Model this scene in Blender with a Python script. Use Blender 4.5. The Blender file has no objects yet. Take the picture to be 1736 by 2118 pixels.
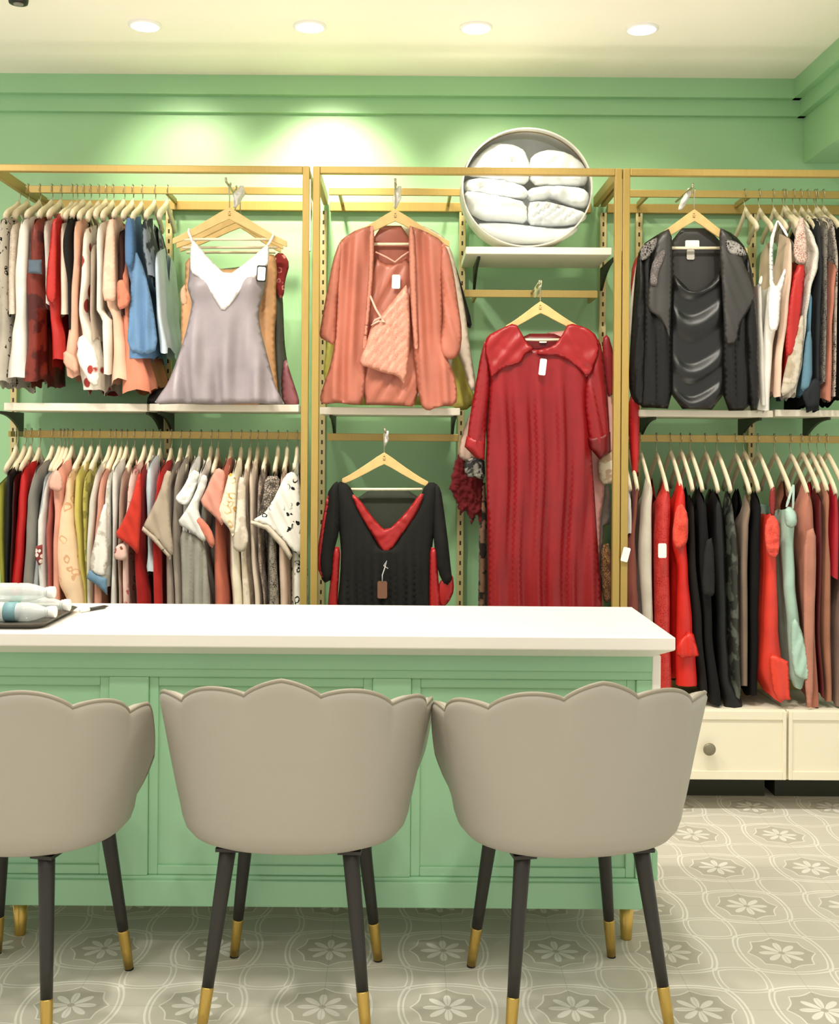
import bpy, math, random
import numpy as np
from mathutils import Vector, Matrix, noise
from mathutils.geometry import delaunay_2d_cdt

random.seed(7)
SC = bpy.context.scene
COL = SC.collection
PI = math.pi

# ------------------------------------------------------------------ camera
F, CX, CY, EYE = 2300.0, 830.0, 920.0, 1.5
ROLL = math.radians(0.4)
cam_d = bpy.data.cameras.new('camera')
cam_d.sensor_fit = 'HORIZONTAL'
cam_d.sensor_width = 36.0
cam_d.lens = 36.0 * F / 1736.0
cam_d.shift_x = (868 - CX) / 1736.0
cam_d.shift_y = -(1059 - CY) / 1736.0
cam = bpy.data.objects.new('camera', cam_d)
COL.objects.link(cam)
cam.matrix_world = Matrix.Translation((0, 0, EYE)) @ Matrix.Rotation(PI / 2, 4, 'X') @ Matrix.Rotation(ROLL, 4, 'Z')
SC.camera = cam


def at(px, py, Y):
    """the place in the shop, at depth Y, that the photo shows at a pixel"""
    dx, dy = px - CX, py - CY
    c, s = math.cos(ROLL), math.sin(ROLL)
    u, v = dx * c + dy * s, -dx * s + dy * c
    return Vector((u * Y / F, Y, EYE - v * Y / F))


# depths of the layers of the shop (metres from the camera)
Y_WALL, Y_FRAME, Y_RAIL, Y_NEAR, Y_FAR = 5.10, 4.54, 4.83, 4.61, 5.03
Y_FRONT = 4.62
Z_CEIL = 3.17

# ------------------------------------------------------------------ materials
def lin(c):
    if isinstance(c, str):
        c = tuple(int(c[i:i + 2], 16) for i in (0, 2, 4))
    return tuple(((v / 255) / 12.92 if v / 255 <= 0.04045 else ((v / 255 + 0.055) / 1.055) ** 2.4) for v in c) + (1.0,)


class NT:
    def __init__(self, name):
        self.m = bpy.data.materials.new(name)
        self.m.use_nodes = True
        self.t = self.m.node_tree
        self.t.nodes.clear()
        self.out = self.t.nodes.new('ShaderNodeOutputMaterial')

    def n(self, kind, **kw):
        x = self.t.nodes.new(kind)
        for k, v in kw.items():
            setattr(x, k, v)
        return x

    def put(self, sock, v):
        if isinstance(v, bpy.types.NodeSocket):
            self.t.links.new(v, sock)
        elif v is not None:
            sock.default_value = v

    def math(self, op, a, b=None, c=None):
        x = self.n('ShaderNodeMath', operation=op)
        self.put(x.inputs[0], a)
        if b is not None:
            self.put(x.inputs[1], b)
        if c is not None:
            self.put(x.inputs[2], c)
        return x.outputs[0]

    def mix(self, f, a, b):
        x = self.n('ShaderNodeMix', data_type='RGBA')
        self.put(x.inputs[0], f)
        self.put(x.inputs[6], a)
        self.put(x.inputs[7], b)
        return x.outputs[2]

    def coord(self, which='Object', scale=None):
        c = self.n('ShaderNodeTexCoord').outputs[which]
        if scale is not None:
            mp = self.n('ShaderNodeMapping')
            mp.inputs['Scale'].default_value = scale
            self.t.links.new(c, mp.inputs['Vector'])
            c = mp.outputs[0]
        return c

    def noise(self, vec, scale, detail=3, rough=0.5):
        x = self.n('ShaderNodeTexNoise')
        self.put(x.inputs['Vector'], vec)
        x.inputs['Scale'].default_value = scale
        x.inputs['Detail'].default_value = detail
        x.inputs['Roughness'].default_value = rough
        return x.outputs[0]

    def ramp(self, f, lo, hi):
        x = self.n('ShaderNodeMapRange')
        x.clamp = True
        self.put(x.inputs[0], f)
        x.inputs[1].default_value = lo
        x.inputs[2].default_value = hi
        return x.outputs[0]

    def bump(self, h, strength=0.3, dist=0.01):
        x = self.n('ShaderNodeBump')
        x.inputs['Strength'].default_value = strength
        x.inputs['Distance'].default_value = dist
        self.put(x.inputs['Height'], h)
        return x.outputs[0]

    def bsdf(self, color, rough=0.6, metal=0.0, sheen=0.0, spec=0.5, normal=None, emit=None, estr=0.0, coat=0.0):
        b = self.n('ShaderNodeBsdfPrincipled')
        self.put(b.inputs['Base Color'], color)
        self.put(b.inputs['Roughness'], rough)
        self.put(b.inputs['Metallic'], metal)
        b.inputs['Sheen Weight'].default_value = sheen
        b.inputs['Specular IOR Level'].default_value = spec
        b.inputs['Coat Weight'].default_value = coat
        if normal is not None:
            self.put(b.inputs['Normal'], normal)
        if emit is not None:
            self.put(b.inputs['Emission Color'], emit)
            b.inputs['Emission Strength'].default_value = estr
        self.t.links.new(b.outputs[0], self.out.inputs[0])
        return b


MATS = {}


def paint(name, c, rough=0.55, var=0.04, bump=0.05, scale=6.0, spec=0.4):
    if name in MATS:
        return MATS[name]
    t = NT(name)
    v = t.coord()
    n = t.noise(v, scale, 4)
    c1 = lin(c)
    c2 = tuple(x * (1 - var * 2) for x in c1[:3]) + (1,)
    col = t.mix(t.ramp(n, 0.3, 0.7), c2, c1)
    fine = t.noise(v, 180, 2)
    t.bsdf(col, rough, spec=spec, normal=t.bump(fine, bump, 0.002))
    MATS[name] = t.m
    return t.m


def metal(name, c, rough=0.3, slots=False, metallic=0.85):
    if name in MATS:
        return MATS[name]
    t = NT(name)
    v = t.coord()
    n = t.noise(t.coord('Object', (40, 40, 3)), 4, 3)
    c1 = lin(c)
    c2 = tuple(x * 0.82 for x in c1[:3]) + (1,)
    col = t.mix(n, c2, c1)
    if slots:
        s = t.n('ShaderNodeSeparateXYZ')
        t.put(s.inputs[0], v)
        fr = t.math('FRACT', t.math('MULTIPLY', s.outputs[2], 22.0))
        m1 = t.math('LESS_THAN', fr, 0.42)
        m2 = t.math('LESS_THAN', t.math('ABSOLUTE', s.outputs[0]), 0.004)
        k = t.math('MULTIPLY', m1, m2)
        col = t.mix(k, col, lin((58, 48, 28)))
    t.bsdf(col, t.math('MULTIPLY_ADD', n, 0.15, rough), metal=metallic)
    MATS[name] = t.m
    return t.m


def fabric(c, kind='cotton', pat=None, c2=None, pscale=1.0):
    key = f'{kind}_{pat}_{c}_{c2}_{pscale}'
    if key in MATS:
        return MATS[key]
    t = NT('fabric_' + kind)
    v = t.coord()
    big = t.noise(v, 9, 3)
    base = lin(c)
    dark = tuple(x * 0.82 for x in base[:3]) + (1,)
    col = t.mix(t.ramp(big, 0.3, 0.65), dark if kind != 'leather' else base, base)
    o = lin(c2) if c2 else (0.02, 0.02, 0.02, 1)
    if pat == 'dots':
        x = t.n('ShaderNodeTexVoronoi', feature='F1')
        t.put(x.inputs['Vector'], v)
        x.inputs['Scale'].default_value = 13 * pscale
        x.inputs['Randomness'].default_value = 0.65
        col = t.mix(t.ramp(x.outputs['Distance'], 0.37, 0.33), col, o)
    elif pat == 'floral':
        x = t.n('ShaderNodeTexVoronoi', feature='F1')
        nv = t.n('ShaderNodeVectorMath', operation='ADD')
        t.put(nv.inputs[0], v)
        wn = t.n('ShaderNodeTexNoise')
        t.put(wn.inputs['Vector'], v)
        wn.inputs['Scale'].default_value = 30 * pscale
        sc = t.n('ShaderNodeVectorMath', operation='SCALE')
        t.put(sc.inputs[0], wn.outputs[1])
        sc.inputs[3].default_value = 0.03 / pscale
        t.put(nv.inputs[1], sc.outputs[0])
        t.put(x.inputs['Vector'], nv.outputs[0])
        x.inputs['Scale'].default_value = 26 * pscale
        ring = t.math('LESS_THAN', t.math('ABSOLUTE', t.math('SUBTRACT', x.outputs['Distance'], 0.3)), 0.07)
        mask = t.ramp(t.noise(v, 11 * pscale, 2), 0.46, 0.52)
        col = t.mix(t.math('MULTIPLY', ring, mask), col, o)
    elif pat == 'blotch':
        col = t.mix(t.ramp(t.noise(v, 24 * pscale, 3), 0.5, 0.56), col, o)
    elif pat == 'lace':
        x = t.n('ShaderNodeTexVoronoi', feature='DISTANCE_TO_EDGE')
        t.put(x.inputs['Vector'], v)
        x.inputs['Scale'].default_value = 150 * pscale
        col = t.mix(t.math('MULTIPLY', t.ramp(x.outputs['Distance'], 0.05, 0.16), t.ramp(t.noise(v, 40 * pscale, 2), 0.3, 0.6)), o, col)
    elif pat == 'stripe':
        s = t.n('ShaderNodeSeparateXYZ')
        t.put(s.inputs[0], v)
        w = t.math('SINE', t.math('MULTIPLY_ADD', s.outputs[2], 120 * pscale, t.math('MULTIPLY', t.noise(v, 20), 9)))
        col = t.mix(t.ramp(w, 0.1, 0.4), col, o)
    fine = t.noise(v, 420 if kind != 'satin' else 60, 2)
    if kind == 'satin':
        t.bsdf(col, 0.4, sheen=0.0, spec=0.5 if sum(base[:3]) > 0.06 else 0.35, normal=t.bump(fine, 0.12, 0.003))
    elif kind == 'gloss':
        t.bsdf(col, 0.36, spec=0.55, normal=t.bump(fine, 0.08, 0.003))
    elif kind == 'leather':
        t.bsdf(col, 0.45, sheen=0.0, spec=0.4, normal=t.bump(fine, 0.1, 0.001))
    else:
        t.bsdf(col, 0.85, sheen=0.06 if sum(base[:3]) > 0.1 else 0.0, spec=0.2, normal=t.bump(fine, 0.25, 0.0015))
    MATS[key] = t.m
    return t.m


# ------------------------------------------------------------------ mesh helpers
class MB:
    def __init__(self):
        self.v, self.f, self.mi = [], [], []

    def face(self, idx, mi=0):
        self.f.append(idx)
        self.mi.append(mi)

    def box(self, lo, hi, mi=0):
        b = len(self.v)
        x0, y0, z0 = lo
        x1, y1, z1 = hi
        self.v += [Vector(p) for p in ((x0, y0, z0), (x1, y0, z0), (x1, y1, z0), (x0, y1, z0), (x0, y0, z1), (x1, y0, z1), (x1, y1, z1), (x0, y1, z1))]
        for q in ((3, 2, 1, 0), (4, 5, 6, 7), (0, 1, 5, 4), (1, 2, 6, 5), (2, 3, 7, 6), (3, 0, 4, 7)):
            self.face([b + i for i in q], mi)
        return self

    def prism(self, pts, axis_a, axis_b, mi=0):
        """pts: list of 3-D points of one end cap; extruded by vector axis_b (axis_a unused)"""
        b = len(self.v)
        n = len(pts)
        d = Vector(axis_b)
        self.v += [Vector(p) for p in pts] + [Vector(p) + d for p in pts]
        self.face([b + i for i in range(n)][::-1], mi)
        self.face([b + n + i for i in range(n)], mi)
        for i in range(n):
            j = (i + 1) % n
            self.face([b + i, b + j, b + n + j, b + n + i], mi)
        return self

    def tube(self, pts, r, n=10, mi=0, cap=True, closed=False, flat=1.0):
        pts = [Vector(p) for p in pts]
        m = len(pts)
        rs = r if isinstance(r, (list, tuple)) else [r] * m
        b = len(self.v)
        up = None
        for i, p in enumerate(pts):
            a = pts[(i - 1) % m] if (closed or i > 0) else p
            c = pts[(i + 1) % m] if (closed or i < m - 1) else p
            d = (c - a).normalized()
            if up is None:
                up = Vector((0, 0, 1)) if abs(d.z) < 0.9 else Vector((0, 1, 0))
            s = d.cross(up)
            if s.length < 1e-5:
                s = d.cross(Vector((1, 0, 0)))
            s.normalize()
            up = s.cross(d).normalized()
            for k in range(n):
                t = 2 * PI * k / n
                self.v.append(p + s * math.cos(t) * rs[i] + up * math.sin(t) * rs[i] * flat)
        for i in range(m if closed else m - 1):
            j = (i + 1) % m
            for k in range(n):
                l = (k + 1) % n
                self.face([b + i * n + k, b + i * n + l, b + j * n + l, b + j * n + k], mi)
        if cap and not closed:
            self.face([b + k for k in range(n)][::-1], mi)
            self.face([b + (m - 1) * n + k for k in range(n)], mi)
        return self

    def lathe(self, prof, n=32, origin=(0, 0, 0), mi=0):
        """prof: (radius, z) from bottom to top, closed with caps"""
        b = len(self.v)
        o = Vector(origin)
        for r, z in prof:
            for k in range(n):
                t = 2 * PI * k / n
                self.v.append(o + Vector((r * math.cos(t), r * math.sin(t), z)))
        for i in range(len(prof) - 1):
            for k in range(n):
                l = (k + 1) % n
                self.face([b + i * n + k, b + i * n + l, b + (i + 1) * n + l, b + (i + 1) * n + k], mi)
        self.face([b + k for k in range(n)][::-1], mi)
        self.face([b + (len(prof) - 1) * n + k for k in range(n)], mi)
        return self


def wloc(o):
    w = Vector((0, 0, 0))
    while o is not None:
        w += o.location
        o = o.parent
    return w


def obj(name, mb, mats, parent=None, loc=None, smooth=False, bevel=0.0, local=False):
    """links a mesh as ONE object; its vertices are given in world coordinates unless local"""
    if not isinstance(mats, (list, tuple)):
        mats = [mats]
    me = bpy.data.meshes.new(name)
    if loc is None:
        if parent is None and not local:
            xs = [v.x for v in mb.v]; ys = [v.y for v in mb.v]; zs = [v.z for v in mb.v]
            loc = Vector(((min(xs) + max(xs)) / 2, (min(ys) + max(ys)) / 2, min(zs)))
        else:
            loc = Vector((0, 0, 0))
    loc = Vector(loc)
    off = Vector((0, 0, 0)) if local else (loc + (wloc(parent) if parent else Vector((0, 0, 0))))
    me.from_pydata([tuple(v - off) for v in mb.v], [], mb.f)
    for m in mats:
        me.materials.append(m)
    if len(mats) > 1:
        me.polygons.foreach_set('material_index', mb.mi)
    if smooth:
        me.polygons.foreach_set('use_smooth', [True] * len(me.polygons))
    me.update()
    o = bpy.data.objects.new(name, me)
    COL.objects.link(o)
    o.location = loc
    if parent is not None:
        o.parent = parent
    if bevel:
        b = o.modifiers.new('soft_edge', 'BEVEL')
        b.width = bevel
        b.segments = 2
        b.limit_method = 'ANGLE'
    return o


def tag(o, label, cat, group=None):
    o['label'] = label
    o['category'] = cat
    if group:
        o['group'] = group
    return o


def thing(name, label, cat, loc, group=None, rz=0.0):
    o = bpy.data.objects.new(name, None)
    o.empty_display_size = 0.1
    COL.objects.link(o)
    o.location = Vector(loc)
    o.rotation_euler = (0, 0, rz)
    return tag(o, label, cat, group)


def struct(name, mb, mat, bevel=0.0, parent=None):
    o = obj(name, mb, mat, parent, bevel=bevel)
    o['kind'] = 'structure'
    return o


def dup(root, loc, rz, label):
    r = root.copy()
    COL.objects.link(r)
    r.location = loc
    r.rotation_euler = (0, 0, rz)
    r['label'] = label
    for ch in list(root.children):
        c = ch.copy(); COL.objects.link(c); c.parent = r
        for g in list(ch.children):
            d = g.copy(); COL.objects.link(d); d.parent = c
    return r


def shadow_free(o):
    return o


# ------------------------------------------------------------------ cloth from an outline
def chaikin(p, k=0.22):
    q = []
    n = len(p)
    for i in range(n):
        a, b = p[i], p[(i + 1) % n]
        q.append((a[0] + (b[0] - a[0]) * k, a[1] + (b[1] - a[1]) * k))
        q.append((b[0] + (a[0] - b[0]) * k, b[1] + (a[1] - b[1]) * k))
    return q


def resample(p, step):
    out = []
    n = len(p)
    for i in range(n):
        a, b = p[i], p[(i + 1) % n]
        L = math.hypot(b[0] - a[0], b[1] - a[1])
        k = max(1, int(round(L / step)))
        for j in range(k):
            t = j / k
            out.append((a[0] + (b[0] - a[0]) * t, a[1] + (b[1] - a[1]) * t))
    return out


def seg_dist(P, poly):
    A = np.array(poly, float)
    B = np.roll(A, -1, axis=0)
    d = np.full(len(P), 1e9)
    for a, b in zip(A, B):
        ab = b - a
        L = max(ab @ ab, 1e-9)
        t = np.clip(((P - a) @ ab) / L, 0, 1)
        q = P - (a + t[:, None] * ab)
        d = np.minimum(d, np.sqrt((q ** 2).sum(1)))
    return d


def inside(P, poly):
    x, y = P[:, 0], P[:, 1]
    c = np.zeros(len(P), bool)
    n = len(poly)
    for i in range(n):
        x1, y1 = poly[i]
        x2, y2 = poly[(i + 1) % n]
        cond = ((y1 > y) != (y2 > y))
        with np.errstate(divide='ignore', invalid='ignore'):
            xi = (x2 - x1) * (y - y1) / (y2 - y1 + 1e-12) + x1
        c ^= cond & (x < xi)
    return c


def vfold(amp, lam, sway=0.0, seed=0.0, fan=0.0, cx=0.0, top=None, grow=None):
    def f(P, d):
        x, y = P[:, 0], P[:, 1]
        ph = (x + sway * y + fan * (x - cx) * (y - 800) / 600.0) / lam * 2 * PI
        w = np.sin(ph + 1.1 * np.sin(y / 90.0 + seed) + seed) + 0.45 * np.sin(1.73 * ph + 2.1 * seed + 0.7 * np.sin(y / 57.0))
        a = amp
        if grow is not None:
            a = amp * np.clip((y - grow[0]) / (grow[1] - grow[0]), 0.15, 1)
        return a * w * np.clip(d / 14.0, 0, 1)
    return f


def cowl(amp, cx, spread, lam, y0):
    def f(P, d):
        x, y = P[:, 0], P[:, 1]
        s = y + ((x - cx) ** 2) / spread + 7 * np.sin(x / 19.0)
        q = (s - y0) / lam
        w = np.sin(q * 2 * PI + 0.9 * np.sin(q * 2.1))
        return amp * np.maximum(w, -0.25) ** 1.0 * np.clip(d / 12.0, 0, 1) * np.clip(1.25 - np.abs(x - cx) / 70.0, 0.2, 1)
    return f


def bumps(lst):
    def f(P, d):
        z = np.zeros(len(P))
        for (x, y, r, a) in lst:
            z += a * np.exp(-((P[:, 0] - x) ** 2 + (P[:, 1] - y) ** 2) / (r * r))
        return z
    return f


def both(*fs):
    return lambda P, d: sum(f(P, d) for f in fs)


def crumple(amp, sc, seed=0):
    def f(P, d):
        return np.array([amp * (abs(noise.noise((x / sc, y / sc, seed))) * 2 - 0.6) for x, y in P]) * np.clip(d / 8.0, 0, 1)
    return f


def cloth(poly, Y, infl=0.018, back=0.006, w=22.0, fold=None, step=8.0, smooth=1, ragged=0.0, seed=0, aniso=6.0):
    """a pillowy closed piece of fabric with the given outline, hanging in the plane at depth Y"""
    p = [tuple(map(float, q)) for q in poly]
    for _ in range(smooth):
        p = chaikin(p)
    p = resample(p, step)
    if ragged:
        rr = random.Random(seed)
        p = [(x + rr.uniform(-1, 1) * ragged, y + rr.uniform(-1, 1) * ragged) for x, y in p]
    xs = [q[0] for q in p]; ys = [q[1] for q in p]
    gx = np.arange(min(xs) + step * 0.4, max(xs), step)
    gy = np.arange(min(ys) + step * 0.4, max(ys), step * 0.9)
    G = np.array([(x + (0.5 * step if j % 2 else 0), y) for j, y in enumerate(gy) for x in gx]) if len(gx) and len(gy) else np.zeros((0, 2))
    if len(G):
        G = G[inside(G, p)]
    if len(G):
        G = G[seg_dist(G, p) > step * 0.45]
    V = [Vector(q) for q in p] + [Vector(q) for q in G]
    n = len(p)
    r = delaunay_2d_cdt(V, [(i, (i + 1) % n) for i in range(n)], [list(range(n))], 1, 1e-4)
    ov, of = r[0], r[2]
    P = np.array([(q.x, q.y) for q in ov])
    d0 = seg_dist(P, p)
    K = np.array([1.0, aniso])
    d = seg_dist(P * K, [(x, y * aniso) for x, y in p])
    t = np.clip(d / w, 0, 1)
    prof = np.clip(1 - (1 - t) ** 2, 0, 1) ** 0.75
    dep = infl * prof
    if fold is not None:
        dep = dep + np.asarray(fold(P, d)) * (prof if True else 1)
    mb = MB()
    N = len(P)
    edge = d0 < 0.05
    bk = {}
    for i in range(N):
        q = at(P[i, 0], P[i, 1], Y)
        mb.v.append(q + Vector((0, -dep[i], 0)))
    for i in range(N):
        if edge[i]:
            bk[i] = i
        else:
            bk[i] = len(mb.v)
            q = at(P[i, 0], P[i, 1], Y)
            mb.v.append(q + Vector((0, back * prof[i] + min(0.0, -dep[i] + 0.0) * 0.0 + max(0.0, -dep[i]), 0)))
    for f in of:
        a, b, c = f
        # orient towards the camera (-Y)
        A, B, C = mb.v[a], mb.v[b], mb.v[c]
        if (B - A).cross(C - A).y > 0:
            a, b, c = a, c, b
        mb.face([a, b, c])
        if not (edge[a] and edge[b] and edge[c]):
            mb.face([bk[a], bk[c], bk[b]])
    return mb


def ribbon(pts, Y, r=0.004, flat=0.5):
    """a thin strap along pixel points; a point may carry its own depth"""
    q = [at(p[0], p[1], p[2] if len(p) > 2 else Y) for p in pts]
    return MB().tube(q, r, 8, flat=1.0)


def card(x0, y0, x1, y1, Y, tilt=0.0, th=0.002):
    """a swing tag: a thin card with clipped top corners"""
    cx, cy = (x0 + x1) / 2, (y0 + y1) / 2
    hw, hh = (x1 - x0) / 2, (y1 - y0) / 2
    c = min(hw, hh) * 0.25
    pts = [(-hw + c, -hh), (hw - c, -hh), (hw, -hh + c), (hw, hh - c), (hw - c, hh), (-hw + c, hh), (-hw, hh - c), (-hw, -hh + c)]
    ct, st = math.cos(tilt), math.sin(tilt)
    P = [at(cx + x * ct - y * st, cy + x * st + y * ct, Y) for x, y in pts]
    return MB().prism(P[::-1], None, (0, th, 0))
# ================================================================== THE ROOM
GREEN = '93C496'
M_wall = paint('green_wall_paint', 'A6D4A2', 0.42, 0.03, 0.04, 2.0)
M_trim = paint('green_trim_paint', '9CCB9B', 0.4, 0.02, 0.03, 3.0)
M_ceil = paint('warm_white_ceiling_paint', 'FDF6E8', 0.7, 0.015, 0.03, 2.0)


def floor_mat():
    t = NT('patterned_cement_tiles')
    v = t.coord()
    s = t.n('ShaderNodeSeparateXYZ')
    t.put(s.inputs[0], v)
    T = 0.335
    wob = t.noise(v, 14, 2)

    def cell(sock, off):
        a = t.math('MULTIPLY_ADD', sock, 1 / T, off)
        return t.math('SUBTRACT', t.math('FRACT', t.math('ADD', a, 100.0)), 0.5)

    def polar(ox, oy):
        u, w = cell(s.outputs[0], ox), cell(s.outputs[1], oy)
        r = t.math('SQRT', t.math('ADD', t.math('MULTIPLY', u, u), t.math('MULTIPLY', w, w)))
        return u, w, r, t.math('ARCTAN2', w, u)

    OX, OY = 0.5 - (-0.30) / T, 0.5 - 3.14 / T
    u, w, r, th = polar(OX, OY)
    # eight-petal flower
    lobe = t.math('POWER', t.math('ABSOLUTE', t.math('COSINE', t.math('MULTIPLY', th, 4.0))), 0.8)
    petal = t.math('MULTIPLY', t.math('LESS_THAN', r, t.math('MULTIPLY_ADD', lobe, 0.2, 0.0)), t.math('GREATER_THAN', lobe, 0.42))
    petal = t.math('MULTIPLY', petal, t.math('GREATER_THAN', r, 0.03))

    def line(dist, at_, wd):
        return t.math('LESS_THAN', t.math('ABSOLUTE', t.math('SUBTRACT', dist, at_)), wd)

    # eight-pointed star outline
    tri = t.math('ABSOLUTE', t.math('SINE', t.math('MULTIPLY', th, 4.0)))
    star = t.math('MULTIPLY', r, t.math('MULTIPLY_ADD', tri, 0.18, 1.0))
    l1 = line(star, 0.30, 0.008)
    # ogee medallion, double lines
    q = t.math('ABSOLUTE', t.math('COSINE', t.math('MULTIPLY', th, 2.0)))
    og = t.math('MULTIPLY', r, t.math('MULTIPLY_ADD', q, 0.16, 0.92))
    l2 = line(og, 0.385, 0.008)
    l3 = line(og, 0.425, 0.010)
    # corner rings
    u2, w2, r2, th2 = polar(OX + 0.5, OY + 0.5)
    q2 = t.math('ABSOLUTE', t.math('COSINE', t.math('MULTIPLY', th2, 2.0)))
    og2 = t.math('MULTIPLY', r2, t.math('MULTIPLY_ADD', q2, 0.2, 0.9))
    l4 = line(og2, 0.20, 0.007)
    l5 = line(og2, 0.245, 0.007)
    mx = petal
    for l in (l1, l2, l3, l4, l5):
        mx = t.math('MAXIMUM', mx, l)
    wear = t.ramp(t.noise(v, 3.2, 4, 0.6), 0.25, 0.75)
    mx = t.math('MULTIPLY', mx, t.math('MULTIPLY_ADD', wear, 0.45, 0.5))
    infill = t.math('LESS_THAN', star, 0.30)
    base = t.mix(infill, lin('CCC7BB'), lin('B5B0A2'))
    base = t.mix(t.math('MULTIPLY', t.noise(v, 9, 5, 0.65), 0.5), base, lin('C6C0B0'))
    col = t.mix(mx, base, lin('F0EDE4'))
    ju = t.math('GREATER_THAN', t.math('ABSOLUTE', u2), 0.497)
    jw = t.math('GREATER_THAN', t.math('ABSOLUTE', w2), 0.497)
    col = t.mix(t.math('MULTIPLY', t.math('MAXIMUM', ju, jw), 0.35), col, lin('8E8A7C'))
    t.bsdf(col, t.math('MULTIPLY_ADD', wob, 0.25, 0.35), spec=0.4, normal=t.bump(mx, 0.08, 0.002))
    return t.m


XL, XR = -3.0, 3.2
YB = -2.2
struct('floor', MB().box((XL, YB, -0.05), (XR, Y_WALL + 0.1, 0.0)), floor_mat())
struct('ceiling', MB().box((XL, YB, Z_CEIL), (XR, Y_WALL + 0.1, Z_CEIL + 0.06)), M_ceil)
struct('wall_back', MB().box((XL, Y_WALL, 0.0), (XR, Y_WALL + 0.1, Z_CEIL)), M_wall)
# the bulkhead along the right side, open below
XBK = at(1668, 240, Y_WALL - 0.03).x
ZBK = at(1674, 338, Y_WALL).z
struct('wall_bulkhead', MB().box((XBK, 1.2, ZBK), (XR, Y_WALL, Z_CEIL)), M_wall, bevel=0.004)
# stepped cornice: two fascias, the upper one proud of the lower
zt1, zt2 = at(830, 192, 5.0).z, at(830, 232, 5.05).z


def cornice(name, y_or_x, axis):
    mb = MB()
    prof = [(0.0, zt2), (0.032, zt2), (0.032, zt1), (0.066, zt1), (0.066, Z_CEIL), (0.0, Z_CEIL)]
    if axis == 'x':
        mb.prism([(XL, Y_WALL - p, z) for p, z in prof], None, (XBK - XL, 0, 0))
    else:
        mb.prism([(XBK - p, 1.2, z) for p, z in prof][::-1], None, (0, Y_WALL - 1.2, 0))
    return struct(name, mb, M_trim, bevel=0.0)


cornice('trim_1', 0, 'x')
cornice('trim_2', 0, 'y')

# ================================================================== CEILING LIGHTS
M_white = paint('white_plastic', 'F4F2EC', 0.4, 0.01, 0.01)
M_black = paint('black_plastic', '1B1A18', 0.35, 0.02, 0.01)


def glow_mat(name, c, s):
    t = NT(name)
    t.bsdf(lin(c), 0.5, emit=lin(c), estr=s)
    return t.m


M_lamp = glow_mat('lit_diffuser', 'FFF6E0', 14.0)
LIGHTS = [(300, 52), (641, 58), (985, 61), (1328, 66)]
YL = 4.44
lamp_labels = ['round lit ceiling downlight, first of four counted from the lilac camisole side',
               'round lit ceiling downlight above the bright patch of wall, second of four',
               'round lit ceiling downlight above the white bedding case, third of four',
               'round lit tilted ceiling downlight nearest the bulkhead corner, last of four']
LAMPX = []
for i, (px, py) in enumerate(LIGHTS):
    x = at(px, py, YL).x
    LAMPX.append(x)
    t = thing('ceiling_downlight', lamp_labels[i], 'ceiling light', (x, YL, Z_CEIL), 'recessed ceiling downlights')
    ring = MB()
    n = 40
    # trim ring: an annulus hanging a few millimetres below the ceiling
    prof = [(0.066, 0.0), (0.066, -0.006), (0.060, -0.010), (0.050, -0.008), (0.050, 0.0)]
    b = len(ring.v)
    for r, z in prof:
        for k in range(n):
            a = 2 * PI * k / n
            ring.v.append(Vector((x + r * math.cos(a), YL + r * math.sin(a), Z_CEIL + z)))
    for j in range(len(prof) - 1):
        for k in range(n):
            l = (k + 1) % n
            ring.face([b + j * n + k, b + (j + 1) * n + k, b + (j + 1) * n + l, b + j * n + l])
    obj('trim_ring', ring, M_white, t, smooth=True)
    obj('diffuser', MB().lathe([(0.030, -0.016), (0.046, -0.011), (0.050, -0.004), (0.050, -0.001)], 40, (x, YL, Z_CEIL)), M_lamp, t, smooth=True)
# dark round fitting in the corner of the view
p = at(38, 2, 4.15)
t = thing('ceiling_spotlight', 'black round spotlight on the ceiling, cut by the top edge of the photo', 'ceiling light', (p.x, 4.15, Z_CEIL))
obj('housing', MB().lathe([(0.026, -0.035), (0.034, -0.033), (0.037, -0.02), (0.037, 0.0)], 32, (p.x, 4.15, Z_CEIL)), M_black, t, smooth=True)
obj('lens', MB().lathe([(0.016, -0.039), (0.02, -0.0352)], 24, (p.x, 4.15, Z_CEIL)), paint('grey_lens', '8A857C', 0.2), t, smooth=True)

# ================================================================== DISPLAY FRAMES
M_gold = metal('brushed_gold', 'B89B55', 0.36, metallic=0.35)
M_slot = metal('slotted_gold', 'DCCB92', 0.4, slots=True, metallic=0.3)
ZT = at(830, 354, Y_FRAME).z
ZR = 2.598


def bar(mb, a, b, w, h):
    """a square tube along one axis between two centre points"""
    a, b = Vector(a), Vector(b)
    lo = Vector((min(a.x, b.x), min(a.y, b.y), min(a.z, b.z)))
    hi = Vector((max(a.x, b.x), max(a.y, b.y), max(a.z, b.z)))
    d = hi - lo
    ax = max(range(3), key=lambda i: d[i])
    ex = [w / 2, w / 2, h / 2]
    if ax == 2:
        ex = [w / 2, h / 2, 0]
    ex[ax] = 0
    e = Vector(ex)
    return mb.box(lo - e, hi + e)


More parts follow.
